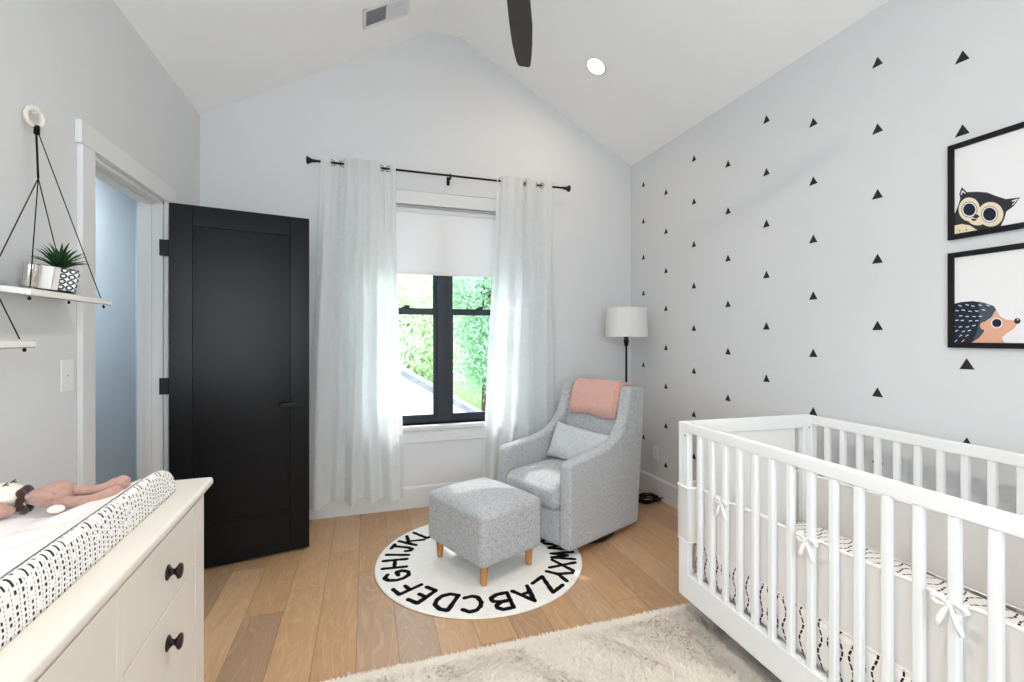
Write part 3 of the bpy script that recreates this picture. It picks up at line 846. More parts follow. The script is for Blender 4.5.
# ================================================================== FLOOR LAMP
lamp = thing('floor_lamp', 'black floor lamp with a white drum shade in the corner', 'floor lamp', (2.02, 3.245, 0))
b = NB(); lathe(b, [(0.0, 0.0), (0.125, 0.0), (0.13, 0.006), (0.125, 0.016), (0.03, 0.022), (0.012, 0.035)], 40); link('base', b, 'black', lamp)
b = NB(); tube(b, [(0, 0, 0.02), (0, 0, 1.235)], 0.009, 14); link('pole', b, 'black', lamp)
b = NB(); lathe(b, [(0.009, 1.235), (0.017, 1.24), (0.017, 1.262), (0.02, 1.264), (0.022, 1.275), (0.02, 1.285), (0.017, 1.287), (0.017, 1.305), (0.021, 1.309), (0.021, 1.37), (0.0, 1.37)], 20); link('socket', b, 'black', lamp)
b = NB()
n = 48; t = bmesh.new()
prof = [(0.160, 1.312), (0.1685, 1.312), (0.164, 1.545), (0.160, 1.545)]
rings = [[t.verts.new((r * math.cos(2 * PI * k / n), r * math.sin(2 * PI * k / n), z)) for k in range(n)] for r, z in prof]
for i in range(4):
    A, B = rings[i], rings[(i + 1) % 4]
    for k in range(n): t.faces.new((A[k], A[(k + 1) % n], B[(k + 1) % n], B[k]))
merge(b, t)
for k in range(3):
    a = 2 * PI * k / 3
    tube(b, [(0, 0, 1.372), (0.16 * math.cos(a), 0.16 * math.sin(a), 1.372)], 0.002, 6, 1)
link('lamp_shade', b, ['lampshade', 'black'], lamp, wn=True)
b = NB(); ellipsoid(b, (0, 0, 1.41), (0.03, 0.03, 0.042), 16); link('bulb', b, 'plastic', lamp)

# ================================================================== ARMCHAIR, BLANKET, PILLOW
CA = math.radians(24.1); CORG = (1.132, 2.422)
def inward(z, s):
    k = min(1, max(0, (z - 0.55) / 0.4))
    return s * 0.022 * k * k * (3 - 2 * k)
chair = thing('armchair', 'grey boucle wingback glider armchair beside the window', 'armchair', (CORG[0], CORG[1], 0), CA)
CWD, AT = 0.655, 0.088
prof = [(0.0, 0.048), (0.0, 0.30), (0.0, 0.530), (0.012, 0.556), (0.04, 0.566), (0.12, 0.574), (0.20, 0.582), (0.30, 0.592), (0.38, 0.605), (0.45, 0.630), (0.505, 0.664), (0.55, 0.708), (0.585, 0.760), (0.610, 0.820), (0.630, 0.885), (0.647, 0.940), (0.660, 0.960), (0.685, 0.967), (0.75, 0.960), (0.81, 0.951), (0.836, 0.939), (0.840, 0.918), (0.802, 0.70), (0.765, 0.50), (0.740, 0.28), (0.718, 0.036)]
for s, ya in ((1, 0.0), (-1, CWD - AT)):
    t = bmesh.new()
    merge(t, prism(bmesh.new(), prof, ya, ya + AT, 'y'))
    # finer rows through the thickness, rounded edges
    es = [e for e in t.edges if len(e.link_faces) == 2 and e.calc_face_angle(0) > 1.2]
    bmesh.ops.bevel(t, geom=es, offset=0.022, segments=4, profile=0.5, affect='EDGES', clamp_overlap=True)
    for v in t.verts:
        v.co.y += inward(v.co.z, s)
    b = NB(); merge(b, t); link('arm_panel', b, 'boucle', chair, wn=True)
back_prof = [(0.53, 0.30), (0.55, 0.42), (0.575, 0.55), (0.602, 0.68), (0.630, 0.80), (0.652, 0.90), (0.665, 0.942), (0.69, 0.964), (0.74, 0.965), (0.785, 0.956), (0.812, 0.942), (0.818, 0.918), (0.786, 0.70), (0.750, 0.50), (0.722, 0.28), (0.700, 0.048), (0.60, 0.048), (0.57, 0.25)]
b = NB(); prism(b, back_prof, AT + 0.002, CWD - AT - 0.002, 'y', 0.015, 3); link('backrest', b, 'boucle', chair, wn=True)
b = NB(); rbox(b, (0.012, AT + 0.001, 0.049), (0.60, CWD - AT - 0.001, 0.262), 0.012, 8, (0.004, 0, 0)); link('front_panel', b, 'boucle', chair)
b = NB(); rbox(b, (-0.012, AT + 0.002, 0.258), (0.555, CWD - AT - 0.002, 0.416), 0.045, 16, (0.018, 0.0, 0.028)); link('seat_cushion', b, 'boucle', chair)
b = NB()
ring = [(0.37 + 0.27 * math.cos(a), 0.29 + 0.27 * math.sin(a), 0.026) for a in [2 * PI * k / 40 for k in range(40)]]
tube(b, ring, 0.013, 8, closed=True); box(b, (0.12, 0.25, 0.014), (0.62, 0.33, 0.036), 0.004, 1); box(b, (0.33, 0.04, 0.014), (0.41, 0.54, 0.036), 0.004, 1)
lathe(b, [(0.06, 0.02), (0.06, 0.062)], 20, 0, Matrix.Translation((0.37, 0.29, 0)))
link('swivel_base', b, 'rubber', chair)

# salmon blanket folded over the top of the back
def offset_path(d):
    base = [(0.612, 0.755), (0.630, 0.82), (0.650, 0.890), (0.662, 0.937), (0.688, 0.965), (0.74, 0.967), (0.785, 0.958), (0.815, 0.943), (0.821, 0.918), (0.806, 0.80), (0.796, 0.74)]
    out = []
    for i, p in enumerate(base):
        a = base[max(0, i - 1)]; c = base[min(len(base) - 1, i + 1)]
        tx, tz = c[0] - a[0], c[1] - a[1]; L = math.hypot(tx, tz)
        out.append((p[0] - tz / L * d, p[1] + tx / L * d))
    return out
blk = thing('throw_blanket', 'folded salmon pink blanket draped over the armchair back', 'blanket', (CORG[0], CORG[1], 0), CA)
t = bmesh.new()
def layer(t, d0, d1, y0, y1, trim=0, wav=0.0, ny=24):
    A, B = offset_path(d0), offset_path(d1)
    if trim: A, B = A[trim:], B[trim:]
    loop = A + B[::-1]
    G = []
    for j in range(ny + 1):
        u = j / ny; y = y0 + (y1 - y0) * u
        row = []
        for k, p in enumerate(loop):
            low = k in (0, len(loop) - 1)
            dz = -wav * (math.sin(u * 7.5 + 0.6) * 0.5 + 0.5) * (1 if low else 0)
            row.append(t.verts.new((p[0], y + 0.004 * math.sin(k * 1.3 + d0 * 400) * (1 if j in (0, ny) else 0), p[1] + dz)))
        G.append(row)
    n = len(loop)
    for j in range(ny):
        for k in range(n):
            f = t.faces.new((G[j][k], G[j][(k + 1) % n], G[j + 1][(k + 1) % n], G[j + 1][k])); f.smooth = True
    t.faces.new(G[0][::-1]); t.faces.new(G[-1])
layer(t, 0.003, 0.010, 0.112, 0.525, 0, 0.010)
layer(t, 0.0105, 0.0175, 0.125, 0.522, 0, 0.014)
layer(t, 0.018, 0.026, 0.142, 0.52, 0, 0.018)
b = NB(); bmesh.ops.recalc_face_normals(t, faces=t.faces[:]); merge(b, t); link('throw', b, 'blanket', blk)

b = NB()
def pil(bm):
    W, Hh, Th, N = 0.272, 0.136, 0.060, 26
    t = bmesh.new()
    for sgn in (1, -1):
        G = []
        for j in range(N + 1):
            row = []
            for i in range(N + 1):
                u, v = -1 + 2 * i / N, -1 + 2 * j / N
                pin = 1 - 0.09 * (1 - abs(u) ** 3) * abs(v) ** 6; pin2 = 1 - 0.15 * (1 - abs(v) ** 3) * abs(u) ** 6
                hgt = Th * ((1 - u ** 4) * (1 - v ** 4)) ** 0.45
                row.append(t.verts.new((W * u * pin2, Hh * v * pin, sgn * hgt + 0.003 * math.sin(6 * u + 4 * v))))
            G.append(row)
        for j in range(N):
            for i in range(N):
                q = (G[j][i], G[j][i + 1], G[j + 1][i + 1], G[j + 1][i])
                f = t.faces.new(q if sgn > 0 else q[::-1]); f.smooth = True
    bmesh.ops.remove_doubles(t, verts=t.verts[:], dist=0.0005)
    merge(bm, t)
pil(b)
pill = link('lumbar_pillow', b, 'boucle_pale')
# local axes: x across the chair, y up the back, z out towards the front
ang = math.radians(24)
ex = Vector((0.08, -1, 0.0)).normalized()
ez = Vector((-math.cos(ang), 0.0, math.sin(ang))); ez = (ez - ex * ez.dot(ex)).normalized(); ey = ez.cross(ex)
loc = Vector((0.466, 0.312, 0.540))
Mp = Matrix((ex, ey, ez)).transposed().to_4x4() @ Matrix.Rotation(math.radians(-5), 4, 'Z'); Mp.translation = loc
pill.matrix_world = Matrix.Translation((CORG[0], CORG[1], 0)) @ Matrix.Rotation(CA, 4, 'Z') @ Mp
tag(pill, 'pale grey lumbar pillow resting on the armchair seat', 'pillow')

# ================================================================== OTTOMAN
OA = math.radians(24.0)
ott = thing('ottoman', 'grey boucle ottoman with short wooden legs on the round rug', 'ottoman', (0.652, 2.572, 0.0), OA)
def taper(p):
    k = (p.z - 0.1) / 0.28
    return Vector((p.x * (0.985 + 0.015 * k), p.y * (0.985 + 0.015 * k), p.z))
b = NB(); rbox(b, (-0.218, -0.264, 0.120), (0.218, 0.264, 0.396), 0.026, 20, (0.003, 0.003, 0.040), fn=lambda p: Vector((p.x, p.y, max(p.z, 0.118)))); link('cushion_body', b, 'boucle', ott)
for sx in (-1, 1):
    for sy in (-1, 1):
        b = NB(); lathe(b, [(0.0, 0.0128), (0.0165, 0.0128), (0.0175, 0.016), (0.0235, 0.121), (0.0, 0.121)], 20, 0, Matrix.Translation((sx * 0.163, sy * 0.2085, 0)))
        link('leg', b, 'legwood', ott)

# ================================================================== ROUND ALPHABET RUG
rug = thing('alphabet_rug', 'round white rug with the alphabet in black letters around its edge', 'rug', (0.646, 2.637, 0.0))
b = NB(); lathe(b, [(0.0, 0.0), (0.598, 0.0), (0.602, 0.004), (0.597, 0.0085), (0.59, 0.0095), (0.0, 0.0095)], 120); link('rug_pile', b, 'rug_white', rug)
STRK = {
 'A': [[(0, 0), (.5, 1), (1, 0)], [(.2, .38), (.8, .38)]], 'B': [[(0, 0), (0, 1), (.6, 1), (.85, .85), (.82, .66), (.5, .53), (0, .52)], [(.5, .53), (.92, .4), (.95, .18), (.6, 0), (0, 0)]],
 'C': [[(.95, .86), (.6, 1), (.25, .9), (.04, .62), (.04, .36), (.25, .08), (.6, 0), (.95, .14)]], 'D': [[(0, 0), (0, 1), (.45, 1), (.85, .8), (.95, .5), (.85, .2), (.45, 0), (0, 0)]],
 'E': [[(.9, 1), (0, 1), (0, 0), (.9, 0)], [(0, .52), (.7, .52)]], 'F': [[(.9, 1), (0, 1), (0, 0)], [(0, .52), (.7, .52)]],
 'G': [[(.92, .84), (.6, 1), (.25, .9), (.04, .6), (.06, .3), (.3, .04), (.65, 0), (.95, .2), (.95, .45), (.55, .45)]], 'H': [[(0, 0), (0, 1)], [(1, 0), (1, 1)], [(0, .5), (1, .5)]],
 'I': [[(.5, 0), (.5, 1)]], 'J': [[(.2, 1), (1, 1)], [(.65, 1), (.65, .25), (.45, 0), (.2, .02), (0, .25)]], 'K': [[(0, 0), (0, 1)], [(.9, 1), (0, .42)], [(.25, .58), (.95, 0)]],
 'L': [[(0, 1), (0, 0), (.85, 0)]], 'M': [[(0, 0), (.1, 1), (.5, .3), (.9, 1), (1, 0)]], 'N': [[(0, 0), (0, 1), (.95, 0), (.95, 1)]],
 'O': [[(.5, 1), (.15, .85), (0, .5), (.15, .15), (.5, 0), (.85, .15), (1, .5), (.85, .85), (.5, 1)]], 'P': [[(0, 0), (0, 1), (.6, 1), (.9, .85), (.9, .62), (.6, .45), (0, .45)]],
 'Q': [[(.5, 1), (.15, .85), (0, .5), (.15, .15), (.5, 0), (.85, .15), (1, .5), (.85, .85), (.5, 1)], [(.6, .3), (1, -.05)]], 'R': [[(0, 0), (0, 1), (.6, 1), (.9, .85), (.9, .65), (.6, .48), (0, .48)], [(.45, .48), (.95, 0)]],
 'S': [[(.9, .86), (.5, 1), (.1, .85), (.12, .62), (.5, .5), (.88, .38), (.9, .14), (.5, 0), (.05, .14)]], 'T': [[(0, 1), (1, 1)], [(.5, 1), (.5, 0)]],
 'U': [[(0, 1), (0, .3), (.25, 0), (.7, 0), (.95, .3), (.95, 1)]], 'V': [[(0, 1), (.5, 0), (1, 1)]], 'W': [[(0, 1), (.25, 0), (.5, .7), (.75, 0), (1, 1)]],
 'X': [[(0, 0), (1, 1)], [(0, 1), (1, 0)]], 'Y': [[(0, 1), (.5, .5), (1, 1)], [(.5, .5), (.5, 0)]], 'Z': [[(0, 1), (.95, 1), (0, 0), (.95, 0)]]}
ANG = dict(A=165, B=181.5, C=198, D=214.5, E=230.5, F=244, G=259.5, H=276, I=288.5, J=299, K=312, L=325.5, M=340, N=355.5, O=11, P=25, Q=38, R=50.5, S=62.5, T=73.5, U=84.5, V=95.5, W=108, X=121.5, Y=133.5, Z=148)
b = NB(); r_ = random.Random(5)
for ch, deg in ANG.items():
    w, h = 0.092 * (0.75 if ch in 'EFLJ' else 1.0), 0.132
    th = math.radians(deg)      # clockwise from the far side
    up = Vector((math.sin(th), math.cos(th), 0)); rt = Vector((math.cos(th), -math.sin(th), 0))
    cen = up * 0.492
    for st in STRK[ch]:
        P = [cen + rt * ((x - 0.5) * w) + up * ((y - 0.5) * h) + Vector((r_.uniform(-.002, .002), r_.uniform(-.002, .002), 0)) for x, y in st]
        for p, q in zip(P[:-1], P[1:]):
            n = max(2, int((q - p).length / 0.02)); d = (q - p).normalized(); s = Vector((-d.y, d.x, 0))
            t = bmesh.new(); prev = None
            for k in range(n + 1):
                m = p.lerp(q, k / n); hw = 0.0112 * r_.uniform(0.82, 1.15)
                cur = (t.verts.new(m + s * hw + Vector((0, 0, 0.0125))), t.verts.new(m - s * hw + Vector((0, 0, 0.0125))), t.verts.new(m + s * hw * 1.1 + Vector((0, 0, 0.009))), t.verts.new(m - s * hw * 1.1 + Vector((0, 0, 0.009))))
                if prev:
                    t.faces.new((prev[0], prev[1], cur[1], cur[0])); t.faces.new((prev[2], prev[0], cur[0], cur[2])); t.faces.new((prev[1], prev[3], cur[3], cur[1]))
                prev = cur
            bmesh.ops.recalc_face_normals(t, faces=t.faces[:]); merge(b, t)
        for p in P:
            lathe(b, [(0.0118, 0.009), (0.0108, 0.0124), (0.0, 0.0124)], 10, 0, Matrix.Translation((p.x, p.y, 0)))
link('lettering', b, 'rug_black', rug)

# ================================================================== SHAG RUG
SX0, SX1, SY0, SY1 = -0.22, 2.05, -0.35, 1.80
shag = thing('shag_rug', 'cream white shaggy rug running under the crib', 'rug', ((SX0 + SX1) / 2, (SY0 + SY1) / 2, 0))
b = NB(); box(b, (SX0 - shag.location.x, SY0 - shag.location.y, 0.0), (SX1 - shag.location.x, SY1 - shag.location.y, 0.012), 0.004, 1); link('backing', b, 'shag', shag)
def tufts(n, x0, x1, y0, y1, seed, edge=False):
    g = np.random.default_rng(seed)
    bx = g.uniform(x0, x1, n); by = g.uniform(y0, y1, n)
    # fibres lean in gently varying directions, in clumps
    cl = np.sin(bx * 9.1 + 1.3 * np.sin(by * 7.0)) + np.cos(by * 8.3 + 1.7 * np.sin(bx * 6.1)) + 0.8 * np.sin(bx * 23 + by * 17)
    a = cl * 1.6 + g.normal(0, 0.9, n)
    if edge: a = g.normal(PI / 2, 0.6, n)
    lean = np.abs(g.normal(1.05, 0.3, n)) + (0.35 if edge else 0)
    L = g.uniform(0.026, 0.048, n); w = g.uniform(0.0020, 0.0036, n)
    dx, dy = np.cos(a), np.sin(a)
    segs = [0.0, 0.45, 0.8, 1.0]
    V = np.zeros((n, 7, 3), dtype=np.float32)
    for i, s in enumerate(segs):
        hor = L * lean * s ** 1.7 * 0.75; ver = L * np.sqrt(np.maximum(0.1, 1 - (0.6 * lean * s) ** 2)) * s * 0.62
        cx, cy, cz = bx + dx * hor, by + dy * hor, 0.008 + ver
        ww = w * (1 - 0.3 * s)
        if i < 3:
            V[:, 2 * i, 0] = cx - dy * ww; V[:, 2 * i, 1] = cy + dx * ww; V[:, 2 * i, 2] = cz
            V[:, 2 * i + 1, 0] = cx + dy * ww; V[:, 2 * i + 1, 1] = cy - dx * ww; V[:, 2 * i + 1, 2] = cz
        else:
            V[:, 6, 0] = cx; V[:, 6, 1] = cy; V[:, 6, 2] = np.maximum(0.004, cz)
    return V
parts = [tufts(70000, -0.2, 1.75, 0.78, SY1, 1), tufts(9000, SX0, SX1, SY1 - 0.02, SY1, 2, True), tufts(26000, SX0, SX1, SY0, 0.78, 3), tufts(9000, 1.75, SX1, 0.78, SY1, 4)]
V = np.concatenate(parts); n = len(V)
V[:, :, 0] -= shag.location.x; V[:, :, 1] -= shag.location.y
base = (np.arange(n) * 7)[:, None]
quad = np.array([[0, 1, 3], [0, 3, 2], [2, 3, 5], [2, 5, 4], [4, 5, 6]])
Fq = (base[:, None, :] + quad[None, :, :]).reshape(-1, 3)
pile = np_mesh('pile', V.reshape(-1, 3), Fq, 'shag', shag, smooth=True); pile['kind'] = 'stuff'

# ================================================================== CRIB
KA = math.radians(-2.2); KORG = (1.382, 1.775)
W, L = 0.748, 1.417; ZB, ZT = 0.126, 0.92
crib = thing('crib', 'white wooden crib with slatted sides beside the triangle wall', 'crib', (KORG[0], KORG[1], 0), KA)
PT = 0.048
for yy in (0.0, -(L - 0.03)):         # two end panels: posts, rails and a wide board with a gap each side
    for xa in (0.0, W - PT):
        b = NB(); box(b, (xa, yy - 0.03, ZB), (xa + PT, yy, ZT), 0.003, 2); link('end_post', b, 'white_wood', crib, wn=True)
    b = NB(); box(b, (PT, yy - 0.03, ZT - 0.062), (W - PT, yy, ZT), 0.003, 2); link('end_rail', b, 'white_wood', crib, wn=True)
    b = NB(); box(b, (PT, yy - 0.03, ZB), (W - PT, yy, ZB + 0.1), 0.003, 2); link('end_rail', b, 'white_wood', crib, wn=True)
    b = NB(); box(b, (PT + 0.045, yy - 0.024, ZB + 0.1), (W - PT - 0.045, yy - 0.006, ZT - 0.062), 0.002, 1); link('end_board', b, 'white_wood', crib, wn=True)
SLK = [0.131 + 0.077 * i for i in range(16)]
for x0 in (0.0, W - 0.03):
    for ya in (-0.062, -L + 0.031):
        b = NB(); box(b, (x0, ya, ZB), (x0 + 0.03, ya + 0.031, ZT), 0.003, 2)
        for hz in (0.60, 0.862):
            for xx, dx in ((x0, -0.0003), (x0 + 0.03, 0.0003)):
                tube(b, [(xx + dx, ya + 0.0155, hz), (xx - dx, ya + 0.0155, hz)], 0.004, 10, 1)
        link('side_stile', b, ['white_wood', 'ink_dark'], crib, wn=True)
    b = NB(); box(b, (x0, -L + 0.062, ZT - 0.042), (x0 + 0.03, -0.062, ZT), 0.004, 2); link('top_rail', b, 'white_wood', crib, wn=True)
    b = NB(); box(b, (x0, -L + 0.062, ZB), (x0 + 0.03, -0.062, ZB + 0.115), 0.004, 2); link('bottom_rail', b, 'white_wood', crib, wn=True)
    for k in SLK:
        b = NB(); box(b, (x0 + 0.004, -k - 0.0125, ZB + 0.11), (x0 + 0.026, -k + 0.0125, ZT - 0.04), 0.006, 3); link('slat', b, 'white_wood', crib, wn=True)
b = NB(); box(b, (0.032, -L + 0.035, 0.2), (W - 0.032, -0.035, 0.225), 0.002, 1); link('mattress_support', b, 'white_wood', crib)
for sx in (0.25, W - 0.22):
    for sy in (-0.27, -L + 0.27):
        b = NB(); tube(b, [(sx, sy, 0.0125), (sx, sy, 0.201)], [0.016, 0.022], 14); link('leg', b, 'white_wood', crib)

mat_ = thing('crib_mattress', 'crib mattress in a white sheet with black dashed lines', 'mattress', (KORG[0], KORG[1], 0), KA)
b = NB(); rbox(b, (0.040, -L + 0.038, 0.228), (W - 0.040, -0.038, 0.405), 0.03, 14, (0, 0, 0.012)); link('fitted_sheet', b, 'sheet', mat_)

LZ0, LZ1 = 0.372, 0.635
def liner(label, x, side):
    root = thing('crib_liner', label, 'crib liner', (KORG[0], KORG[1], 0), KA, 'mesh liners tied inside the crib')
    def wav(y): return side * (0.0018 * math.sin(y * 38) + 0.0012 * math.sin(y * 81 + 1))
    xo = x; N = 120
    pth = [(xo + wav(y), y) for y in np.linspace(-0.084, -L + 0.082, N)]
    # the far end passes between post and first slat and wraps around the outside of the corner
    out = x - side * 0.042 if True else x
    wrap = [(x - side * 0.034 + 0, 0.006), (x - side * 0.040, 0.003), (x - side * 0.0405, -0.02), (x - side * 0.0405, -0.060), (x - side * 0.0385, -0.072), (x - side * 0.02, -0.0775), (x - side * 0.004, -0.079)]
    full = [(x + side * 0.13, 0.006)] + wrap + pth
    def zt(y): return LZ1 - 0.006 + 0.034 * min(1.0, max(0.0, -y / 1.1))
    def zb(y): return LZ0 + 0.012 + 0.030 * min(1.0, max(0.0, -y / 1.0))
    t = bmesh.new()
    for off in (0.0, ):
        G = []
        for (px_, py_) in full:
            G.append([t.verts.new((px_, py_, z)) for z in np.linspace(zb(py_), zt(py_), 7)])
        for i in range(len(G) - 1):
            for j in range(6):
                f = t.faces.new((G[i][j], G[i + 1][j], G[i + 1][j + 1], G[i][j + 1])); f.smooth = True
    b = NB(); merge(b, t); link('mesh_panel', b, 'mesh_liner', root)
    b = NB()
    tube(b, [(p[0], p[1], zt(p[1]) + 0.002 * math.sin(p[1] * 26)) for p in full], 0.0055, 8); tube(b, [(p[0], p[1], zb(p[1])) for p in full], 0.003, 6)
    link('binding', b, 'binding', root)
    for k in (SLK[2], SLK[7], SLK[12]):
        b = NB(); xs = x - side * 0.036; y = -k; ZK = zt(y)
        tube(b, [(x, y - 0.012, ZK), (x - side * 0.018, y - 0.016, ZK + 0.004), (xs, y - 0.008, ZK + 0.004), (xs - side * 0.003, y, ZK + 0.004), (xs, y + 0.008, ZK + 0.004), (x - side * 0.018, y + 0.016, ZK + 0.004), (x, y + 0.012, ZK)], 0.004, 6)
        xk = xs - side * 0.006
        ellipsoid(b, (xk, y, ZK + 0.004), (0.007, 0.009, 0.009), 10)
        for s in (-1, 1):
            lp = [(xk, y, ZK + 0.004), (xk - side * 0.006, y + s * 0.014, ZK + 0.016), (xk - side * 0.006, y + s * 0.032, ZK + 0.014), (xk - side * 0.003, y + s * 0.036, ZK + 0.004), (xk, y + s * 0.026, ZK - 0.004), (xk, y + s * 0.008, ZK + 0.002)]
            tube(b, lp, [0.003, 0.005, 0.006, 0.006, 0.005, 0.003], 6)
            tl = [(xk, y, ZK + 0.002), (xk - side * 0.005, y + s * 0.010, ZK - 0.016), (xk - side * 0.003, y + s * 0.020, ZK - 0.040), (xk - side * 0.001, y + s * 0.026, ZK - 0.058)]
            tube(b, tl, [0.003, 0.006, 0.0075, 0.006], 6)
        link('bow', b, 'binding', root)
liner('white mesh liner tied with bows along the crib side facing the room', 0.0385, 1)
liner('white mesh liner along the crib side against the triangle wall', W - 0.0385, -1)

# ================================================================== DRESSER
RA = math.radians(2.35); RORG = (-0.448, 1.622)       # far front corner of the top
ZD = 0.88
drs = thing('dresser', 'off-white dresser with dark knobs below the wall shelf', 'dresser', (RORG[0], RORG[1], 0), RA)
# local: x to the room (front face at x = -0.02), y away from the camera (far end at 0)
DLN, DDP = 1.61, 0.50
b = NB(); box(b, (-DDP, -DLN, ZD - 0.026), (0.0, 0.0, ZD), 0.009, 3)
box(b, (-DDP + 0.01, -DLN + 0.012, ZD - 0.038), (-0.012, -0.012, ZD - 0.026), 0.003, 1)
link('dresser_top', b, 'cream_wood', drs, wn=True)
FX = -0.022
b = NB()
zc1 = ZD - 0.038
# ends with a wide corner stile, back, bottom, dividers and rails
for ya in (-0.040, -DLN + 0.018):
    box(b, (-DDP + 0.015, ya, 0.0), (FX - 0.002, ya + 0.022, zc1), 0.002, 1)
box(b, (-DDP + 0.015, -DLN + 0.04, 0.07), (-DDP + 0.027, -0.04, zc1)); box(b, (-DDP + 0.02, -DLN + 0.04, 0.06), (FX - 0.02, -0.04, 0.078))
for ya, yb in ((-0.099, -0.016), (-0.578, -0.556), (-1.054, -1.032), (-DLN + 0.016, -DLN + 0.099)):
    box(b, (FX - 0.025, ya, 0.0 if yb - ya > 0.05 else 0.04), (FX, yb, zc1), 0.0015, 1)
rows = [(0.056, 0.300, 0.21), (0.305, 0.651, 0.567), (0.656, 0.828, 0.739)]
for za, zb in ((0.035, 0.055), (0.300, 0.3048), (0.651, 0.6558), (0.829, zc1)):
    box(b, (FX - 0.025, -DLN + 0.03, za), (FX - 0.004 if 0.1 < za < 0.8 else FX, -0.05, zb))
link('carcass', b, 'cream_wood', drs, wn=True)
for ya, yb in ((-0.5545, -0.1005), (-1.0305, -0.5795), (-DLN + 0.1005, -1.0555)):
    for za, zb, kz in rows:
        b = NB(); box(b, (FX - 0.020, ya, za), (FX - 0.0005, yb, zb), 0.0022, 2)
        box(b, (-DDP + 0.05, ya + 0.015, za + 0.015), (FX - 0.020, yb - 0.015, zb - 0.05))
        dw = link('drawer', b, 'cream_wood', drs, wn=True)
        b = NB()
        lathe(b, [(0.0, 0.0), (0.0185, 0.0), (0.018, 0.002), (0.012, 0.0055), (0.0072, 0.0105), (0.0068, 0.014), (0.0105, 0.018), (0.0175, 0.0225), (0.0185, 0.0255), (0.0165, 0.0285), (0.008, 0.0305), (0.0, 0.031)], 24, 0, Matrix.Translation((FX - 0.0005, (ya + yb) / 2 + 0.012, kz)) @ Matrix.Rotation(PI / 2, 4, 'Y'))
        link('knob', b, 'bronze', dw)

# changing pad (contoured), liner cloth and plush toy on it
PADY0, PADY1, PADX0, PADX1 = -0.95, -0.125, -0.475, -0.062
pad = thing('changing_pad', 'changing pad in a black and white dashed cover on the dresser', 'changing pad', (RORG[0], RORG[1], ZD), RA)
t = bmesh.new()
xs = np.array([PADX0 + (PADX1 - PADX0) * (0.5 - 0.5 * math.cos(PI * k / 60)) for k in range(61)]); ys = np.array([PADY0 + (PADY1 - PADY0) * (0.5 - 0.5 * math.cos(PI * k / 90)) for k in range(91)])
xc, hw = (PADX0 + PADX1) / 2, (PADX1 - PADX0) / 2
def padz(x, y):
    u = min(1.0, abs(x - xc) / hw)
    inner = 0.030 + 0.050 * min(1, u / 0.90) ** 2.4
    rim = inner if u < 0.90 else 0.080 * max(0, 1 - ((u - 0.90) / 0.1003) ** 3.2) ** 0.45
    e = min(y - PADY0, PADY1 - y)
    k = min(1, e / 0.13)
    return 0.0015 + max(0.0, rim * (0.52 + 0.48 * math.sqrt(max(0, 1 - (1 - k) ** 2))))
Gt = [[t.verts.new((x, y, padz(x, y))) for x in xs] for y in ys]; Gb = [[t.verts.new((x, y, 0.0005)) for x in xs] for y in ys]
ny, nx = len(ys), len(xs)
for j in range(ny - 1):
    for i in range(nx - 1):
        t.faces.new((Gt[j][i], Gt[j][i + 1], Gt[j + 1][i + 1], Gt[j + 1][i])).smooth = True
        t.faces.new((Gb[j][i], Gb[j + 1][i], Gb[j + 1][i + 1], Gb[j][i + 1]))
for j in range(ny - 1):
    t.faces.new((Gt[j][0], Gt[j + 1][0], Gb[j + 1][0], Gb[j][0])).smooth = True; t.faces.new((Gt[j][-1], Gb[j][-1], Gb[j + 1][-1], Gt[j + 1][-1])).smooth = True
for i in range(nx - 1):
    t.faces.new((Gt[0][i], Gb[0][i], Gb[0][i + 1], Gt[0][i + 1])).smooth = True; t.faces.new((Gt[-1][i], Gt[-1][i + 1], Gb[-1][i + 1], Gb[-1][i])).smooth = True
b = NB(); merge(b, t); link('pad_cover', b, 'pad_cover', pad)

lin_ = thing('pad_liner', 'rumpled white cloth liner spread in the changing pad', 'cloth', (RORG[0], RORG[1], ZD), RA)
t = bmesh.new()
xs = np.linspace(PADX0 + 0.03, PADX1 - 0.030, 60); ys = np.linspace(PADY0 + 0.1, PADY1 - 0.13, 80)
G = []
for y in ys:
    row = []
    for x in xs:
        ed = min(1, (PADX1 - 0.030 - x) / 0.06)
        z = padz(x, y) + 0.0025 + ed * (0.004 * (math.sin(x * 30 + 9 * math.sin(y * 6)) * math.sin(y * 21 + x * 14) + 1) + 0.003 * (1 + math.sin(y * 13 - x * 40)))
        row.append(t.verts.new((x + 0.004 * math.sin(y * 25) * ed, y + 0.012 * math.sin(x * 17), z)))
    G.append(row)
for j in range(len(G) - 1):
    for i in range(len(xs) - 1):
        t.faces.new((G[j][i], G[j][i + 1], G[j + 1][i + 1], G[j + 1][i])).smooth = True
b = NB(); merge(b, t); o = link('cloth', b, 'cloth_white', lin_)
sm = o.modifiers.new('thick', 'SOLIDIFY'); sm.thickness = 0.002; sm.offset = 1

# plush bunny lying across the pad, head to the wall
doll = thing('plush_toy', 'dusty pink knitted plush toy with a brown collar lying on the changing pad', 'plush toy', (-0.702, 1.276, ZD + 0.070), math.radians(2.0))
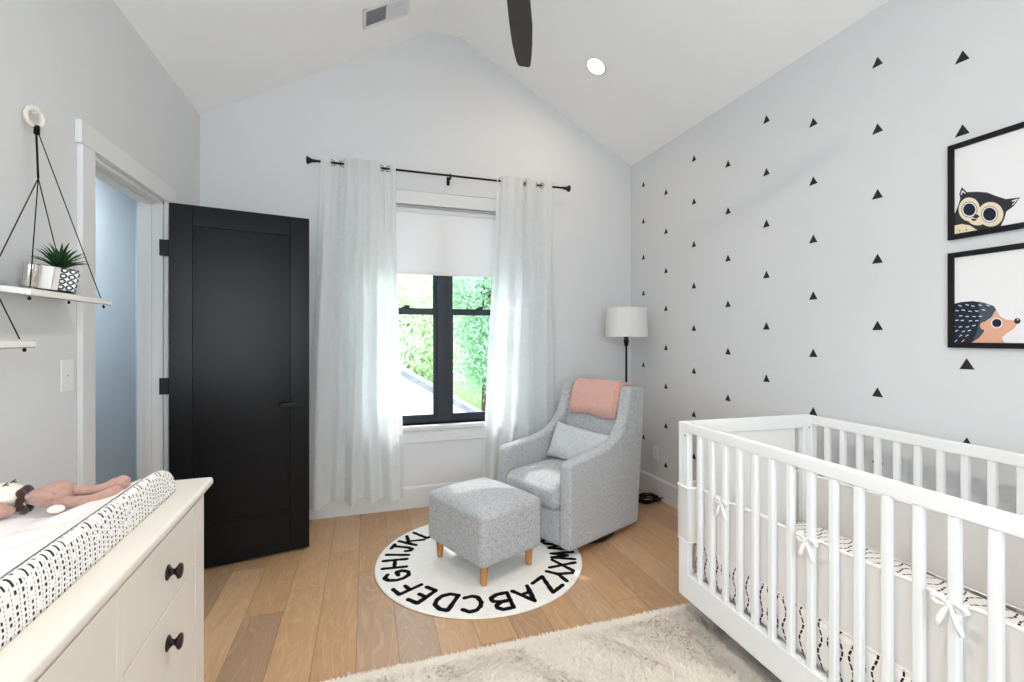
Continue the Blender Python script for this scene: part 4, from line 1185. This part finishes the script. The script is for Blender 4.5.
# local x runs from the neck (0) towards the feet
b = NB(); ell = [(-0.004, 0.012), (0.006, 0.017), (0.020, 0.023), (0.034, 0.027), (0.048, 0.029), (0.060, 0.027), (0.070, 0.020), (0.075, 0.008)]
tube(b, [(x, 0.0, 0.006 + 0.004 * math.sin(x * 20)) for x, r in ell], [r for x, r in ell], 22); link('body', b, 'plush_pink', doll)
def limb(nm, path, rad, mt='plush_pink'):
    b = NB(); tube(b, path, rad, 14)
    ellipsoid(b, path[-1], (rad[-1] * 1.0,) * 3, 12); ellipsoid(b, path[0], (rad[0],) * 3, 12)
    return link(nm, b, mt, doll)
limb('leg', [(0.055, 0.010, 0.012), (0.085, 0.010, 0.010), (0.112, 0.010, 0.008), (0.132, 0.010, 0.010), (0.148, 0.010, 0.015), (0.160, 0.010, 0.020)], [0.014, 0.0115, 0.0115, 0.0135, 0.0175, 0.0165])
limb('leg', [(0.058, -0.016, -0.004), (0.085, -0.018, -0.006), (0.112, -0.018, -0.006), (0.136, -0.016, -0.002), (0.156, -0.014, 0.006)], [0.014, 0.0115, 0.0115, 0.0135, 0.0155])
limb('arm', [(0.008, -0.018, 0.014), (0.026, -0.024, 0.016), (0.042, -0.025, 0.014), (0.054, -0.022, 0.010)], [0.008, 0.0105, 0.0105, 0.009])
limb('arm', [(0.014, 0.020, 0.010), (0.036, 0.030, 0.012), (0.058, 0.030, 0.014)], [0.010, 0.011, 0.011])
b = NB(); ellipsoid(b, (0.060, -0.034, -0.014), (0.016, 0.010, 0.009), 14); link('tail', b, 'plush_cream', doll)
b = NB()
ring = [(-0.008 + 0.002 * math.sin(5 * a), 0.020 * math.cos(a), 0.004 + 0.024 * math.sin(a)) for a in [2 * PI * k / 60 for k in range(60)]]
tube(b, ring, [0.0074 + 0.0009 * math.sin(k * 2 * PI * 9 / 60) for k in range(60)], 10, closed=True); link('collar', b, 'plush_brown', doll)
b = NB(); ellipsoid(b, (-0.055, 0.006, 0.012), (0.046, 0.036, 0.030), 24); link('head', b, 'plush_cream', doll)
b = NB()
for sy in (-1, 1):
    tube(b, [(-0.040, sy * 0.012 + 0.0, 0.040), (-0.036, sy * 0.012, 0.0425), (-0.030, sy * 0.012, 0.041)], 0.0014, 6)
    tube(b, [(-0.037, sy * 0.012, 0.0425), (-0.033, sy * 0.012 + 0.004, 0.046)], 0.0012, 6)
link('stitched_eye', b, 'ink_dark', doll)
for sy, path in ((-1, [(-0.055, -0.022, 0.018), (-0.050, -0.042, 0.006), (-0.036, -0.052, -0.008), (-0.070, -0.062, -0.012), (-0.13, -0.066, -0.012)]),):
    b = NB()
    tube(b, [(-0.010, -0.030, -0.010), (-0.022, -0.036, -0.006), (-0.042, -0.043, -0.002), (-0.065, -0.048, 0.0), (-0.10, -0.050, -0.001), (-0.13, -0.050, -0.004)], [0.006, 0.014, 0.020, 0.024, 0.024, 0.014], 16); link('ear', b, 'plush_pink', doll)
b = NB(); tube(b, [(-0.060, 0.034, 0.01), (-0.090, 0.044, 0.008), (-0.125, 0.046, 0.004), (-0.155, 0.042, 0.0)], [0.014, 0.022, 0.022, 0.012], 16); link('ear', b, 'plush_pink', doll)

# ================================================================== HANGING SHELVES
def hanging_shelf(name_label, yc, zb, half, ring_y, ring_z):
    root = thing('hanging_shelf', name_label, 'shelf', (XL, yc, zb), 0, 'rope hung wall shelves')
    D0, D1 = 0.006, 0.150           # back edge near the wall, front edge
    tilt = -0.13
    def bp(x, y, z): return Vector((x, y, z + (x - D0) * tilt))
    b = NB(); t = bmesh.new(); bmesh.ops.create_cube(t, size=1.0)
    for v in t.verts: v.co = bp(D0 + (v.co.x + 0.5) * (D1 - D0), v.co.y * 2 * (half + 0.02), 0.022 * (v.co.z + 0.5) - 0.011)
    bmesh.ops.bevel(t, geom=t.edges[:], offset=0.003, segments=2, affect='EDGES'); merge(b, t)
    link('board', b, 'marble', root, wn=True)
    rp = Vector((0.026, ring_y - yc, ring_z - zb))
    split = rp + Vector((0.004, 0, -0.20))
    for (x, y, direct) in ((D0 + 0.022, -half, False), (D0 + 0.022, half, False), (D1 - 0.018, -half, False), (D1 - 0.018, half, True)):
        e = bp(x, y, -0.015)
        st = rp + Vector((0.003 if direct else 0, 0.003 if direct else 0, -0.05))
        P = ([st] if direct else [st, split]) + [e]
        b = NB(); tube(b, P, 0.0016, 7); ellipsoid(b, e + Vector((0, 0, -0.004)), (0.0045, 0.0045, 0.0055), 10); link('rope', b, 'rope', root)
    b = NB(); tube(b, [rp + Vector((0, 0, -0.026)), rp + Vector((0, 0, -0.055))], 0.0062, 10)
    for k in range(5):
        zc = rp.z - 0.028 - k * 0.006
        tube(b, [(rp.x + 0.0065 * math.cos(a), rp.y + 0.0065 * math.sin(a), zc) for a in [2 * PI * j / 12 for j in range(12)]], 0.0022, 6, closed=True)
    tube(b, [rp + Vector((0.0, -0.002, -0.05)), split], 0.0030, 7)
    link('rope_knot', b, 'rope', root)
    b = NB()
    tube(b, [(rp.x - 0.006 + 0.022 * math.cos(a) * 0.35, rp.y + 0.027 * math.cos(a), rp.z + 0.029 * math.sin(a)) for a in [2 * PI * j / 32 for j in range(32)]], 0.0068, 10, closed=True); link('ring', b, 'ivory', root)
    b = NB(); zt = rp.z + 0.026
    tube(b, [(0.0, rp.y, zt), (0.014, rp.y, zt - 0.004)] + [(0.02 + 0.011 * math.cos(a), rp.y, zt + 0.001 + 0.011 * math.sin(a)) for a in np.linspace(-PI * 0.6, PI * 0.75, 12)], 0.0024, 8)
    lathe(b, [(0.009, 0.0), (0.008, 0.003), (0.0, 0.004)], 14, 0, Matrix.Translation((0, rp.y, zt)) @ Matrix.Rotation(PI / 2, 4, 'Y'))
    link('hook', b, 'ivory', root)
    return root
SHY, SHZ = 1.886, 1.458
hanging_shelf('white wall shelf on black ropes holding the potted succulent', SHY, SHZ, 0.197, 1.916, 2.036)
hanging_shelf('empty white rope hung shelf, the lower one, cut by the photo edge', 1.470, 1.308, 0.199, 1.47, 1.88)

def on_shelf(x, y): return Vector((XL + x, y, SHZ + 0.0116 + (x - 0.006) * -0.13))
TL = math.atan(0.13)
# the potted succulent
p = on_shelf(0.080, 1.903)
plant = thing('potted_plant', 'spiky green succulent in a black and white ring patterned cube pot', 'potted plant', p + Vector((0, 0, 0.0035)), 0.0)
plant.rotation_euler = (0, TL, 0.47)
s = 0.053
b = NB(); prism(b, [(-s * 0.94, -s * 0.94), (s * 0.94, -s * 0.94), (s * 0.94, s * 0.94), (-s * 0.94, s * 0.94)], 0.0, 0.002, 'z')
t = bmesh.new(); bmesh.ops.create_cube(t, size=1.0)
for v in t.verts:
    k = 0.93 if v.co.z < 0 else 1.0
    v.co = Vector((v.co.x * 2 * s * k, v.co.y * 2 * s * k, (v.co.z + 0.5) * 0.074))
bmesh.ops.bevel(t, geom=t.edges[:], offset=0.004, segments=2, affect='EDGES'); merge(b, t)
link('pot', b, 'pot', plant, wn=True)
b = NB(); box(b, (-s + 0.006, -s + 0.006, 0.070), (s - 0.006, s - 0.006, 0.0755), 0.002, 1); link('soil', b, 'plush_brown', plant)
b = NB(); r_ = random.Random(9)
def spike(bm, az, el, Ln, wd):
    t = bmesh.new(); d = Vector((math.cos(az), math.sin(az), 0)); side = Vector((-d.y, d.x, 0))
    prev = None
    for k in range(7):
        u = k / 6
        e2 = el - 0.28 * u * u
        pos = Vector((0, 0, 0.074)) + d * (0.006 + Ln * u * math.cos(e2)) + Vector((0, 0, Ln * u * math.sin(e2)))
        w = wd * (0.75 + 0.9 * u - 1.63 * u * u) if u < 1 else 0.0004
        w = max(w, 0.0004); nrm = Vector((-d.x * math.sin(e2), -d.y * math.sin(e2), math.cos(e2)))
        cur = [t.verts.new(pos + side * w + nrm * w * 0.25), t.verts.new(pos - nrm * w * 0.45), t.verts.new(pos - side * w + nrm * w * 0.25), t.verts.new(pos + nrm * w * 0.05)]
        if prev:
            for i in range(4): t.faces.new((prev[i], prev[(i + 1) % 4], cur[(i + 1) % 4], cur[i])).smooth = True
        prev = cur
    bmesh.ops.recalc_face_normals(t, faces=t.faces[:]); merge(bm, t)
for ring_, (el, n, Ln, wd) in enumerate(((1.50, 5, 0.092, 0.0066), (1.25, 9, 0.092, 0.0070), (0.95, 12, 0.086, 0.0066), (0.62, 12, 0.080, 0.0058))):
    for k in range(n):
        spike(b, 2 * PI * k / n + ring_ * 0.4 + r_.uniform(-.15, .15), el + r_.uniform(-.1, .1), Ln * r_.uniform(0.85, 1.12), wd)
link('leaves', b, 'leaf', plant)
# ribbed silver votive, white block book, standing card
p = on_shelf(0.080, 1.783)
vot = thing('silver_cup', 'small ribbed silver cup on the wall shelf behind the vertical rope', 'cup', p + Vector((0, 0, 0.0052)), 0); vot.rotation_euler = (0, TL, 0)
b = NB(); n = 48
t = bmesh.new()
prof = [(0.0, 0.0), (0.014, 0.0), (0.017, 0.004), (0.0185, 0.066), (0.0185, 0.070), (0.0165, 0.070), (0.015, 0.012), (0.0, 0.010)]
rings = []
for r, z in prof:
    rings.append([t.verts.new((max(1e-5, r * (1 + (0.05 * math.cos(12 * 2 * PI * k / n) if r > 0.0165 else 0))) * math.cos(2 * PI * k / n), max(1e-5, r * (1 + (0.05 * math.cos(12 * 2 * PI * k / n) if r > 0.0165 else 0))) * math.sin(2 * PI * k / n), z)) for k in range(n)])
for A, B in zip(rings[:-1], rings[1:]):
    for k in range(n): t.faces.new((A[k], A[(k + 1) % n], B[(k + 1) % n], B[k])).smooth = True
merge(b, t); link('cup_body', b, 'silver', vot)
p = on_shelf(0.088, 1.818)
bk = thing('small_book', 'small white book standing beside the patterned plant pot', 'book', p + Vector((0, 0, 0.005)), 0); bk.rotation_euler = (0, TL, 0.0)
b = NB(); box(b, (-0.012, -0.015, 0.0), (0.036, -0.0125, 0.072), 0.0008, 1); box(b, (-0.012, 0.0125, 0.0), (0.036, 0.015, 0.072), 0.0008, 1); box(b, (0.0335, -0.015, 0.0), (0.036, 0.015, 0.072), 0.0008, 1); link('cover', b, 'card', bk)
b = NB(); box(b, (-0.010, -0.0123, 0.002), (0.0333, 0.0123, 0.070)); link('pages', b, 'ivory', bk)
p = on_shelf(0.05, 1.675)
cd = thing('standing_card', 'folded white card standing on the shelf against the wall', 'card', p + Vector((0, 0, 0.0045)), 0); cd.rotation_euler = (0, TL, 0)
b = NB()
prism(b, [(-0.012, 0.0), (0.012, 0.0), (-0.036, 0.112)], -0.030, -0.0288, 'x'); prism(b, [(-0.012, 0.0), (0.012, 0.0), (-0.036, 0.112)], 0.0, 0.0012, 'x', M4=Matrix.Rotation(0.25, 4, 'Z'))
prism(b, [(-0.030, -0.012), (0.0012, -0.012), (0.0, -0.0105), (-0.029, -0.0105)], 0.0, 0.03, 'z')
link('card_stock', b, 'card', cd)

# ================================================================== OUTSIDE THE WINDOW
b = NB(); box(b, (-30, YB + 1.0, -3.2), (30, 45, -3.0)); g = struct('ground_outside', b, 'lawn')
house = thing('house', 'white gabled house wing with a grey roof edge outside the window', 'house', (0, 6.0, -3.0))
def atY(px, py, Y):
    d = ray(px, py); t = Y / d[1]; return (t * d[0], CAMH + t * d[2])
ra = atY(400.3, 370.5, 6.0); rb = atY(475.5, 412.5, 6.0)
sl = (rb[1] - ra[1]) / (rb[0] - ra[0])
apx = ra[0] - 2.0; apz = ra[1] - 2.0 * sl + 3.0; ex_ = rb[0] + 1.2; ez_ = rb[1] + 1.2 * sl + 3.0
b = NB(); prism(b, [(apx * 2 - ex_, 0), (ex_, 0), (ex_, ez_ - 0.06), (apx, apz - 0.06), (apx * 2 - ex_, ez_ - 0.06)], 0.0, 3.0, 'y'); link('gable_wall', b, 'siding', house)
b = NB()
prism(b, [(apx, apz - 0.05), (ex_ + 0.25, ez_ - 0.05 + 0.25 * sl), (ex_ + 0.25, ez_ + 0.02 + 0.25 * sl), (apx, apz + 0.02)], -0.12, 3.1, 'y'); prism(b, [(apx, apz - 0.05), (apx, apz + 0.02), (2 * apx - ex_ - 0.25, ez_ + 0.02 + 0.25 * sl), (2 * apx - ex_ - 0.25, ez_ - 0.05 + 0.25 * sl)], -0.12, 3.1, 'y')
link('roof', b, 'shingle', house)

def tree(label, x, y, zb, h, rx, rz, n, mt, seed, dens=0.13):
    root = thing('tree', label, 'tree', (x, y, zb), 0, 'trees outside the window')
    g = np.random.default_rng(seed)
    b = NB(); tube(b, [(0, 0, 0), (0.05, 0.02, h * 0.3), (-0.06, 0.05, h * 0.6), (0.0, 0, h * 0.9)], [0.16, 0.13, 0.09, 0.03], 10)
    for k in range(12):
        a = g.uniform(0, 2 * PI); z0 = h * g.uniform(0.3, 0.75); Lr = rx * g.uniform(0.5, 0.9)
        tube(b, [(0, 0, z0), (0.5 * Lr * math.cos(a), 0.5 * Lr * math.sin(a), z0 + 0.35 * Lr), (Lr * math.cos(a), Lr * math.sin(a), z0 + 0.5 * Lr)], [0.05, 0.03, 0.01], 6)
    link('trunk', b, 'bark', root)
    nc = 60
    cc = g.normal(0, 1, (nc, 3)); cc /= np.linalg.norm(cc, axis=1)[:, None]; cc *= g.uniform(0.35, 0.95, nc)[:, None]
    cc = cc * np.array([rx, rx, rz]) + np.array([0, 0, h * 0.62])
    idx = g.integers(0, nc, n)
    P = cc[idx] + g.normal(0, 0.17, (n, 3)) * rx
    A = g.normal(0, 1, (n, 3)); A /= np.linalg.norm(A, axis=1)[:, None]
    Bv = np.cross(A, g.normal(0, 1, (n, 3))); Bv /= np.linalg.norm(Bv, axis=1)[:, None]
    s = g.uniform(0.6, 1.2, n)[:, None] * dens
    V = np.stack([P - A * s, P + Bv * s * 0.45, P + A * s, P - Bv * s * 0.45], axis=1).reshape(-1, 3)
    np_mesh('foliage', V, np.arange(4 * n).reshape(-1, 4), mt, root, smooth=False)
tree('broad pale green tree seen through the left window pane', 1.0, 14.5, -3.0, 6.8, 1.7, 3.0, 26000, 'tree_leaf', 21, 0.085)
tree('deeper green tree seen through the right window pane', 5.1, 20.0, -3.0, 8.8, 2.3, 4.0, 26000, 'tree_leaf_dark', 22, 0.10)
tree('low pale tree behind the white house wing', 4.2, 29.0, -3.0, 9.0, 3.8, 4.0, 22000, 'tree_leaf', 23, 0.14)

# ================================================================== LIGHT, WORLD, CAMERA
w = bpy.data.worlds.new('sky'); bpy.context.scene.world = w; w.use_nodes = True
bg = w.node_tree.nodes['Background']; bg.inputs[0].default_value = (0.80, 0.91, 1.0, 1); bg.inputs[1].default_value = 6.0
S = bpy.data.lights.new('sun', 'SUN'); S.energy = 3.2; S.angle = math.radians(1.0); S.color = (1.0, 0.95, 0.88)
so = bpy.data.objects.new('sun', S); C.objects.link(so)
sd = Vector((0.30, -1.0, -1.3)).normalized()
so.rotation_euler = sd.to_track_quat('-Z', 'Y').to_euler(); so.location = (0, 8, 8)

def area(name, loc, direction, sx, sy, W_, col):
    Lt = bpy.data.lights.new(name, 'AREA'); Lt.shape = 'RECTANGLE'; Lt.size = sx; Lt.size_y = sy; Lt.energy = W_; Lt.color = col
    o = bpy.data.objects.new(name, Lt); C.objects.link(o); o.location = loc
    o.rotation_euler = Vector(direction).to_track_quat('-Z', 'Z').to_euler()
    return o
# daylight at the window behind the photographer and a fill light in the hall
area('near_window_daylight', ((NX0 + NX1) / 2, YN - 0.3, (NZ0 + NZ1) / 2 - 0.1), (0, 1, 0.35), 1.9, 1.6, 40, (0.93, 0.96, 1.0))
area('hall_fill_light', (-1.46, 3.2, 2.44), (0, 0, -1), 0.3, 0.6, 20, (0.95, 0.98, 1.0)).rotation_euler = (0, 0, 0)  # unseen area light without a fixture, added to brighten the hall

cam = bpy.data.cameras.new('camera'); co = bpy.data.objects.new('camera', cam); C.objects.link(co)
cam.sensor_fit = 'HORIZONTAL'; cam.sensor_width = 36.0; cam.lens = 36.0 * FPX / 1024.0
cam.shift_y = -(341.0 - YHOR) / 1024.0
cam.clip_start = 0.02
co.location = (0, 0, CAMH); co.rotation_euler = (PI / 2, 0, -YAW)
sc = bpy.context.scene; sc.camera = co
sc.cycles.max_bounces = 14; sc.cycles.diffuse_bounces = 9; sc.cycles.transmission_bounces = 9; sc.cycles.transparent_max_bounces = 12
sc.view_settings.view_transform = 'Standard'; sc.view_settings.look = 'None'; sc.view_settings.gamma = 1.0; sc.view_settings.use_curve_mapping = False
sc.view_settings.exposure = -0.2
